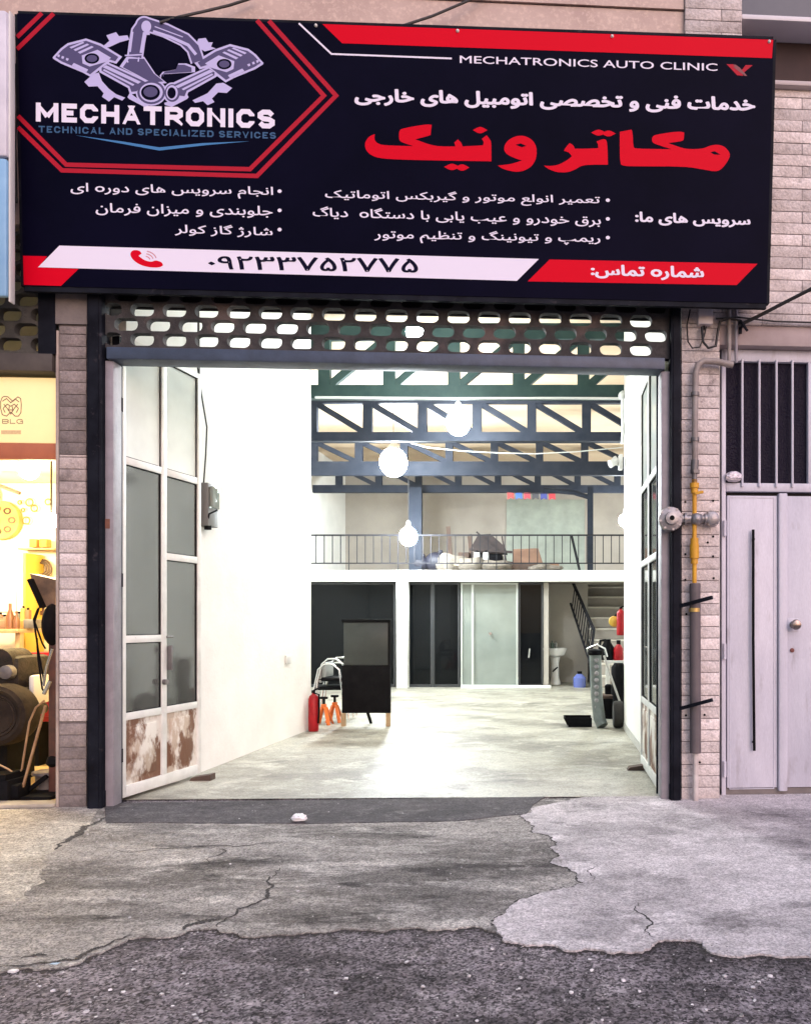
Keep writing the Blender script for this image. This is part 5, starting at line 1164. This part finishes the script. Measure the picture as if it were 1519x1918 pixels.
# red cabinet
c0, c1 = W(50, 1352, 6.9), W(104, 1222, 6.9); t = thing('roller_cabinet', 'red roller tool cabinet behind the tyre changer', 'cabinet', ((c0.x + c1.x) / 2, 7, .006))
m = MB(); m.box(c0.x, c1.x + .2, 6.9, 7.3, c0.z, c1.z, .01); m.build('body', red_paint, t)
for k in range(3): MB().box(c0.x + .03, c1.x + .17, 6.885, 6.9, c0.z + .05 + k * .2, c0.z + .22 + k * .2, .006).build('drawer', red_paint, t)
for x in (c0.x + .05, c1.x + .1): MB().box(x, x + .05, 6.92, 7.25, .008, c0.z - .002).build('foot', black_m, t)
# tyre on wheel balancer
c = W(8, 1338, 5.95); t = thing('spare_tyre', 'dusty brown tyre with wheel mounted upright on the wheel stand', 'tyre', c)
rb = mat('dusty_rubber', (.032, .024, .018), (.016, .012, .010), 8, rough=.9, spec=.15, bump=.4, bscale=25)
R0 = .245; m = MB(); m.lathe([(.14, -.075), (.150, -.092), (.165, -.094), (.170, -.086), (.185, -.100), (.205, -.102), (.210, -.094), (R0 * .95, -.085), (R0, -.05), (R0, .05), (R0 * .95, .09), (.14, .08)], c, 'y', 36); m.build('tyre', rb, t)
m = MB(); m.lathe([(.02, -.05), (.04, -.07), (.046, -.035), (.075, -.025), (.080, -.045), (.105, -.045), (.112, -.02), (.128, -.02), (.139, -.088), (.1395, .07)], c, 'y', 28); m.build('rim', mat('dusty_rim', (.15, .115, .085), (.075, .058, .043), 9, rough=.6), t)
for k in range(5):
    an = k * 2 * math.pi / 5; q_ = c + Vector((.085 * math.cos(an), -.03, .085 * math.sin(an))); MB().sphere(q_, .018, 8).build('wheel_nut', grey_steel, t)
t = thing('wheel_stand', 'black greasy motor stand carrying the dusty tyre', 'machine', (c.x, 6.3, .006))
m = MB(); m.box(c.x - .35, c.x + .04, 6.06, 6.5, c.z + .16, c.z + .46, .06); m.cyl((c.x - .12, 6.05, c.z + .40), (c.x - .12, 6.3, c.z + .40), .12); m.box(c.x - .3, c.x + .08, 6.08, 6.3, c.z + .02, c.z + .2, .03); m.cyl((c.x, 6.0, c.z), (c.x, 6.4, c.z), .05); m.build('motor_housing', mat('greasy_black', (.012, .010, .009), (.035, .026, .022), 10, rough=.6, spec=.2, bump=.4), t)
m = MB(); m.box(c.x - .3, c.x - .1, 6.12, 6.45, .008, c.z + .1, .01); m.build('pedestal', black_m, t)
m = MB(); m.lathe([(.03, -.04), (.055, -.03), (.06, .02)], (c.x - .03, 6.035, c.z + .33), 'y', 16); m.build('cap', grey_steel, t)
m = MB(); m.box(c.x + .085, c.x + .135, 6.1, 6.3, c.z + .06, c.z + .30, .024); m.build('side_cover', lamp_base, t)
# tyre changer column
c = W(90, 1500, 5.7); X, Yc = c.x, 5.78
t = thing('tyre_changer', 'rusty tyre changer column with a black head and tilted hood beside the brick pillar', 'machine', (X, Yc, .006))
def wz(py): return EYE + (CY - py) * Yc / FPX
rust_col = mat('rusty_column', (.12, .045, .03), (.05, .028, .022), 7, rough=.7)
MB().box(X - .028, X + .028, Yc - .03, Yc + .03, .03, wz(1180), .004).build('column', rust_col, t)
MB().box(X - .24, X + .10, Yc - .2, Yc + .2, .008, .035, .004).build('base_plate', black_m, t)
m = MB(); m.sphere((X + .0, Yc, wz(1170)), .13, 18, (.6, .8, 1.3)); m.build('head', black_m, t)
h0, h1, h2, h3 = W(56, 1074, 5.75), W(106, 1086, 5.75), W(104, 1138, 5.75), W(80, 1136, 5.75)
m = MB(); m.prism([h0, h1, h2, h3], (0, .12, 0)); m.build('hood', mat('tan_hood', (.22, .14, .085), (.07, .045, .03), 5, rough=.6), t)
m = MB(); m.obox(W(58, 1085, 5.73), W(82, 1138, 5.73), .05, .025); m.build('hood_edge', black_m, t)
for k, pts in enumerate(([(72, 1140), (64, 1160), (72, 1215), (84, 1280)], [(74, 1138), (66, 1165), (80, 1205), (86, 1215)], [(70, 1195), (72, 1230), (80, 1290), (86, 1300)])):
    m = MB(); m.tube([W(x, y, 5.70) for x, y in pts], .007, 6); m.build('air_hose', black_m, t)
m = MB(); m.tube([W(99, 1215, 5.68), W(88, 1250, 5.68), W(82, 1285, 5.68)], .009, 8); m.build('side_arm', chrome, t)
m = MB(); m.tube([W(83, 1300, 5.68), W(95, 1275, 5.68)], .014, 8); m.build('lever', chrome, t)
brassh = mat('worn_hose', (.34, .22, .12), (.24, .14, .08), 10, rough=.5)
m = MB(); m.tube([W(84, 1312, 5.66), W(68, 1325, 5.66), W(56, 1352, 5.66), (W(48, 1400, 5.66)), W(42, 1440, 5.66), W(34, 1453, 5.66), W(15, 1440, 5.66), W(-10, 1428, 5.66)], .007, 8); m.build('supply_hose', brassh, t)
m = MB(); m.obox(W(86, 1322, 5.6), W(44, 1474, 5.6), .014, .014); m.build('pedal_rod', brassh, t)
m = MB(); c = W(36, 1490, 5.6); m.box(c.x - .035, c.x + .035, 5.54, 5.66, .03, c.z + .09, .008); m.build('pedal', black_m, t)
c = W(72, 1490, 5.75); m = MB(); m.lathe([(.07, .04), (.08, .14), (.085, .15)], (c.x, 5.85, 0)); m.lathe([(.10, .151), (.10, .175)], (c.x, 5.85, 0)); m.build('air_drum', grey_steel, t)
m = MB(); m.obox((X - .17, Yc - .08, .04), (X - .02, Yc - .06, .16), .03, .03); m.build('strut', black_m, t)
m = MB(); m.lathe([(.03, .22), (.06, .25), (.045, .30), (.03, .31)], (X, Yc, 0)); m.build('collar', black_m, t)
c = W(101, 1465, 6.4); m = MB(); m.lathe([(.05, .008), (.055, .05), (.055, .2)], (c.x, 6.5, 0)); t = m.build('oil_can', mat('green_can', (.03, .33, .14), rough=.4), label='green and white oil can behind the tyre changer', cat='can')
m = MB(); m.lathe([(.0545, .201), (.05, .30), (.02, .32)], (c.x, 6.5, 0)); m.build('white_top', lamp_base, t)
c = W(-5, 1480, 5.55); t = thing('battery_box', 'black battery box on the shop threshold under the tyre', 'box', (c.x, 5.6, .012))
m = MB(); m.box(c.x - .2, c.x + .115, 5.5, 5.75, .013, .17, .008); m.build('case', black_m, t)
m = MB(); m.prism([(c.x - .2, 5.5, .171), (c.x + .10, 5.5, .171), (c.x + .10, 5.5, .215), (c.x - .2, 5.5, .185)], (0, .24, 0)); m.build('lid', black_m, t)
MB().box(sx0, sx1, -.02, .12, .004, .028, .004).build('doorstep', mat('doorstep_stone', (.36, .33, .28), (.26, .24, .2), 8, rough=.8, bump=.4), frame=FF, label='low dusty doorstep of the neighbouring shop', cat='step')
# neighbour's light box edge at the picture's left
lb = thing('light_box', 'white and sky blue edge of the neighbouring hanging light box', 'shop sign', F(0, 560, -.5), FF)
u0, u1 = F(-160, 300, -.35).x, F(13, 300, -.35).x
MB().box(u0, u1, -.35, -.30, Z(5, 300, -.3), Z(5, 28, -.3), .02).build('upper_panel', mat('box_white_lilac', (.62, .62, .70), (.5, .5, .58), 4, rough=.4), lb)
MB().box(u0, u1 - .004, -.345, -.30, Z(5, 560, -.3), Z(5, 302, -.3), .02).build('lower_panel', mat('box_sky_blue', (.16, .34, .55), (.22, .42, .62), 4, rough=.4), lb)
MB().box(u1 - .001, u1 + .012, -.33, -.28, Z(5, 568, -.3), Z(5, 26, -.3), .004).build('edge_trim', lamp_base, lb)
cable([(24, 60, -.12), (26, 140, -.12), (21, 230, -.12), (27, 320, -.1), (25, 430, -.1)], .010, 'black cable hanging in the gap left of the banner')
cable([(30, 120, -.10), (33, 200, -.12), (29, 260, -.1), (32, 380, -.1)], .007, 'thin black cable hanging nearest the banner edge')

# ------------------------------------------------------------------ litter
c = G(560, 1537, .008); b = MB(); bm2 = bmesh.new(); bmesh.ops.create_icosphere(bm2, subdivisions=3, radius=1)
for v in bm2.verts:
    k = 1 + random.uniform(-.2, .2); v.co = Vector((v.co.x * .05 * k, v.co.y * .035 * k, max(-.6, v.co.z) * .028 * k + .018)) + c
b.take(bm2); b.build('paper_scrap', mat('paper_white', (.75, .75, .76), rough=.8), label='crumpled white paper scrap on the dark cement ramp', cat='litter', smooth=False)
for px, py, lab, cc in ((103, 1808, 'small pale blue scrap beside the long crack', (.4, .55, .65)), (25, 1821, 'small white scrap at the asphalt edge', (.7, .7, .7))):
    c = G(px, py, -.0068); b = MB(); b.prism([c + Vector((-.016, -.006, 0)), c + Vector((.014, -.010, 0)), c + Vector((.018, .008, 0)), c + Vector((-.010, .010, 0))], (0, 0, .008)); b.build('paper_scrap', mat('scrap_%d' % px, cc, rough=.7), label=lab, cat='litter')

# ------------------------------------------------------------------ more stock in the neighbouring shop and on the mezzanine
tins = [mat('tin_%d' % i, c, tuple(x * .6 for x in c), 14, rough=.45) for i, c in enumerate(((.55, .30, .06), (.30, .10, .04), (.10, .07, .05), (.60, .52, .35), (.35, .05, .03), (.08, .10, .09)))]
names_ = ('squat ochre tin', 'red brown tin', 'black tin', 'pale tin', 'dark red tin', 'greenish black tin', 'tall ochre tin', 'tall brown tin')
for i in range(8):
    px = -8 + i * 8.6; c = W(px, 1165, 7.85); h_ = (.10, .14, .12, .17, .11, .15, .21, .19)[i]; r_ = (.038, .032, .04, .03, .036, .03, .028, .03)[i]
    t = thing('oil_tin', names_[i] + (' at the back of the shop bench, nearest the red cabinet' if i == 7 else ' in the back row on the shop bench'), 'tin', (c.x, 7.86, zb_), None, 'tins on the shop bench')
    MB().lathe([(r_, .002), (r_, h_), (r_ * .9, h_ + .006)], (c.x, 7.86, zb_), n=14).build('body', tins[i % 6], t)
    MB().lathe([(r_ * .4, h_ + .007), (r_ * .4, h_ + .03)], (c.x, 7.86, zb_), n=10).build('cap', black_m, t)
ru = thing('tool_rack', 'dark hand tools hung in a row over the shop bench', 'tool rack', W(30, 1150, 8.3))
c = W(20, 1112, 8.34); m = MB(); m.box(c.x - .5, c.x + .42, 8.33, 8.395, c.z - .015, c.z + .015, .004); m.build('rail', wood_m, ru)
for i in range(9):
    x = c.x - .42 + i * .1; hh = (.16, .22, .13, .2, .25, .15, .19, .12, .21)[i]; m = MB(); m.obox((x, 8.32, c.z - hh), (x, 8.32, c.z), .018, .012); m.box(x - .028, x + .028, 8.31, 8.33, c.z - hh - .03, c.z - hh + .02, .006); m.build('hand_tool', (black_m, dark_wood, rust_col)[i % 3], ru)
for k, (px, py, sz, lab, mm) in enumerate(((-30, 930, .16, 'coil of black hose hung high on the shop wall', rubber), (78, 1065, .10, 'small coil of brown belt hung under the orange cartons', dark_wood))):
    c = W(px, py, 8.33); b = MB()
    for j in range(3): b.tube([(c.x + (sz - j * .018) * math.cos(q * math.pi / 12), 8.35 - j * .015, c.z + (sz - j * .018) * math.sin(q * math.pi / 12)) for q in range(24)], .010, 6, closed=True)
    b.build('hose_coil', mm, label=lab, cat='hose')
c = W(20, 906, 8.0); t = thing('hanging_rod', 'long brown rod hung under the shop ceiling beside the lamp', 'rod', c)
MB().cyl(W(-30, 898, 7.6), W(38, 924, 7.6), .018, n=8).build('shaft', dark_wood, t)
for px, wd, hh, dd, lab, mm in ((800, .16, .34, 16.0, 'dark plastic crate left of the pale sacks on the mezzanine', black_m), (868, .12, .48, 16.3, 'narrow rusty upright drum behind the mezzanine sacks', dark_wood), (945, .2, .30, 16.6, 'low dark crate behind the white canisters', rust_col), (1035, .14, .22, 16.2, 'small brown box at the far end of the mezzanine sacks', card_m)):
    c = W(px, 1060, dd); b = MB(); b.box(c.x - wd, c.x + wd, dd, dd + .3, MZ1 + .002, MZ1 + hh, .012)
    if 'crate' in lab:
        for z in (.1, .2): b.box(c.x - wd - .006, c.x + wd + .006, dd - .006, dd + .306, MZ1 + z, MZ1 + z + .03, .004)
    b.build('storage_crate' if 'crate' in lab else 'storage_box', mm, label=lab, cat='crate' if 'crate' in lab else 'box')
b = MB(); b.obox(W(850, 1058, 15.35), W(935, 1062, 15.35), .05, .03); b.build('plank', wood_m, label='pale plank lying along the front of the mezzanine sacks', cat='plank')
# grease and scuffs on the long wall's foot, small fittings
t = thing('wall_socket', 'small white double socket low on the long white wall', 'socket', (-3.09, 8.6, .9))
MB().box(-3.105, -3.085, 8.5, 8.66, .86, .96, .004).build('plate', lamp_base, t)
# door details: hinges and welded bead on the grey door
for py in (990, 1220, 1440):
    c = F(1353, py, yd); MB().cyl((c.x + .012, yd - .012, c.z - .06), (c.x + .012, yd - .012, c.z + .06), .013, n=10).build('hinge', door_paint, gd)
m = MB(); c0, c1 = F(1366, 932, yd), F(1450, 1478, yd)
for (a0, a1, b0, b1) in ((c0.x, c1.x, c0.z, c0.z + .006), (c0.x, c1.x, c1.z, c1.z + .006), (c0.x, c0.x + .006, c1.z, c0.z), (c1.x - .006, c1.x, c1.z, c0.z)): m.box(a0, a1, yd + .0065, yd + .012, b0, b1)
m.build('weld_seam', door_paint, gd)
m = MB(); c = F(1485, 1170, yd); m.box(c.x - .045, c.x + .045, yd + .0035, yd + .009, c.z - .05, c.z + .05, .003); m.build('lock_rose', door_paint, gd)
# pipe clips and unions on the gas riser
for py, r_ in ((735, .03), (820, .03), (880, .033)):
    m = MB(); m.cyl(F(1301, py, Y), F(1301, py + 7, Y), r_ + .002, n=6 if py == 880 else 14); c = F(1301, py + 3, Y); m.box(c.x - .008, c.x + .008, Y + .02, -.0, c.z - .008, c.z + .008); m.build('pipe_clip', grey_steel, gp)
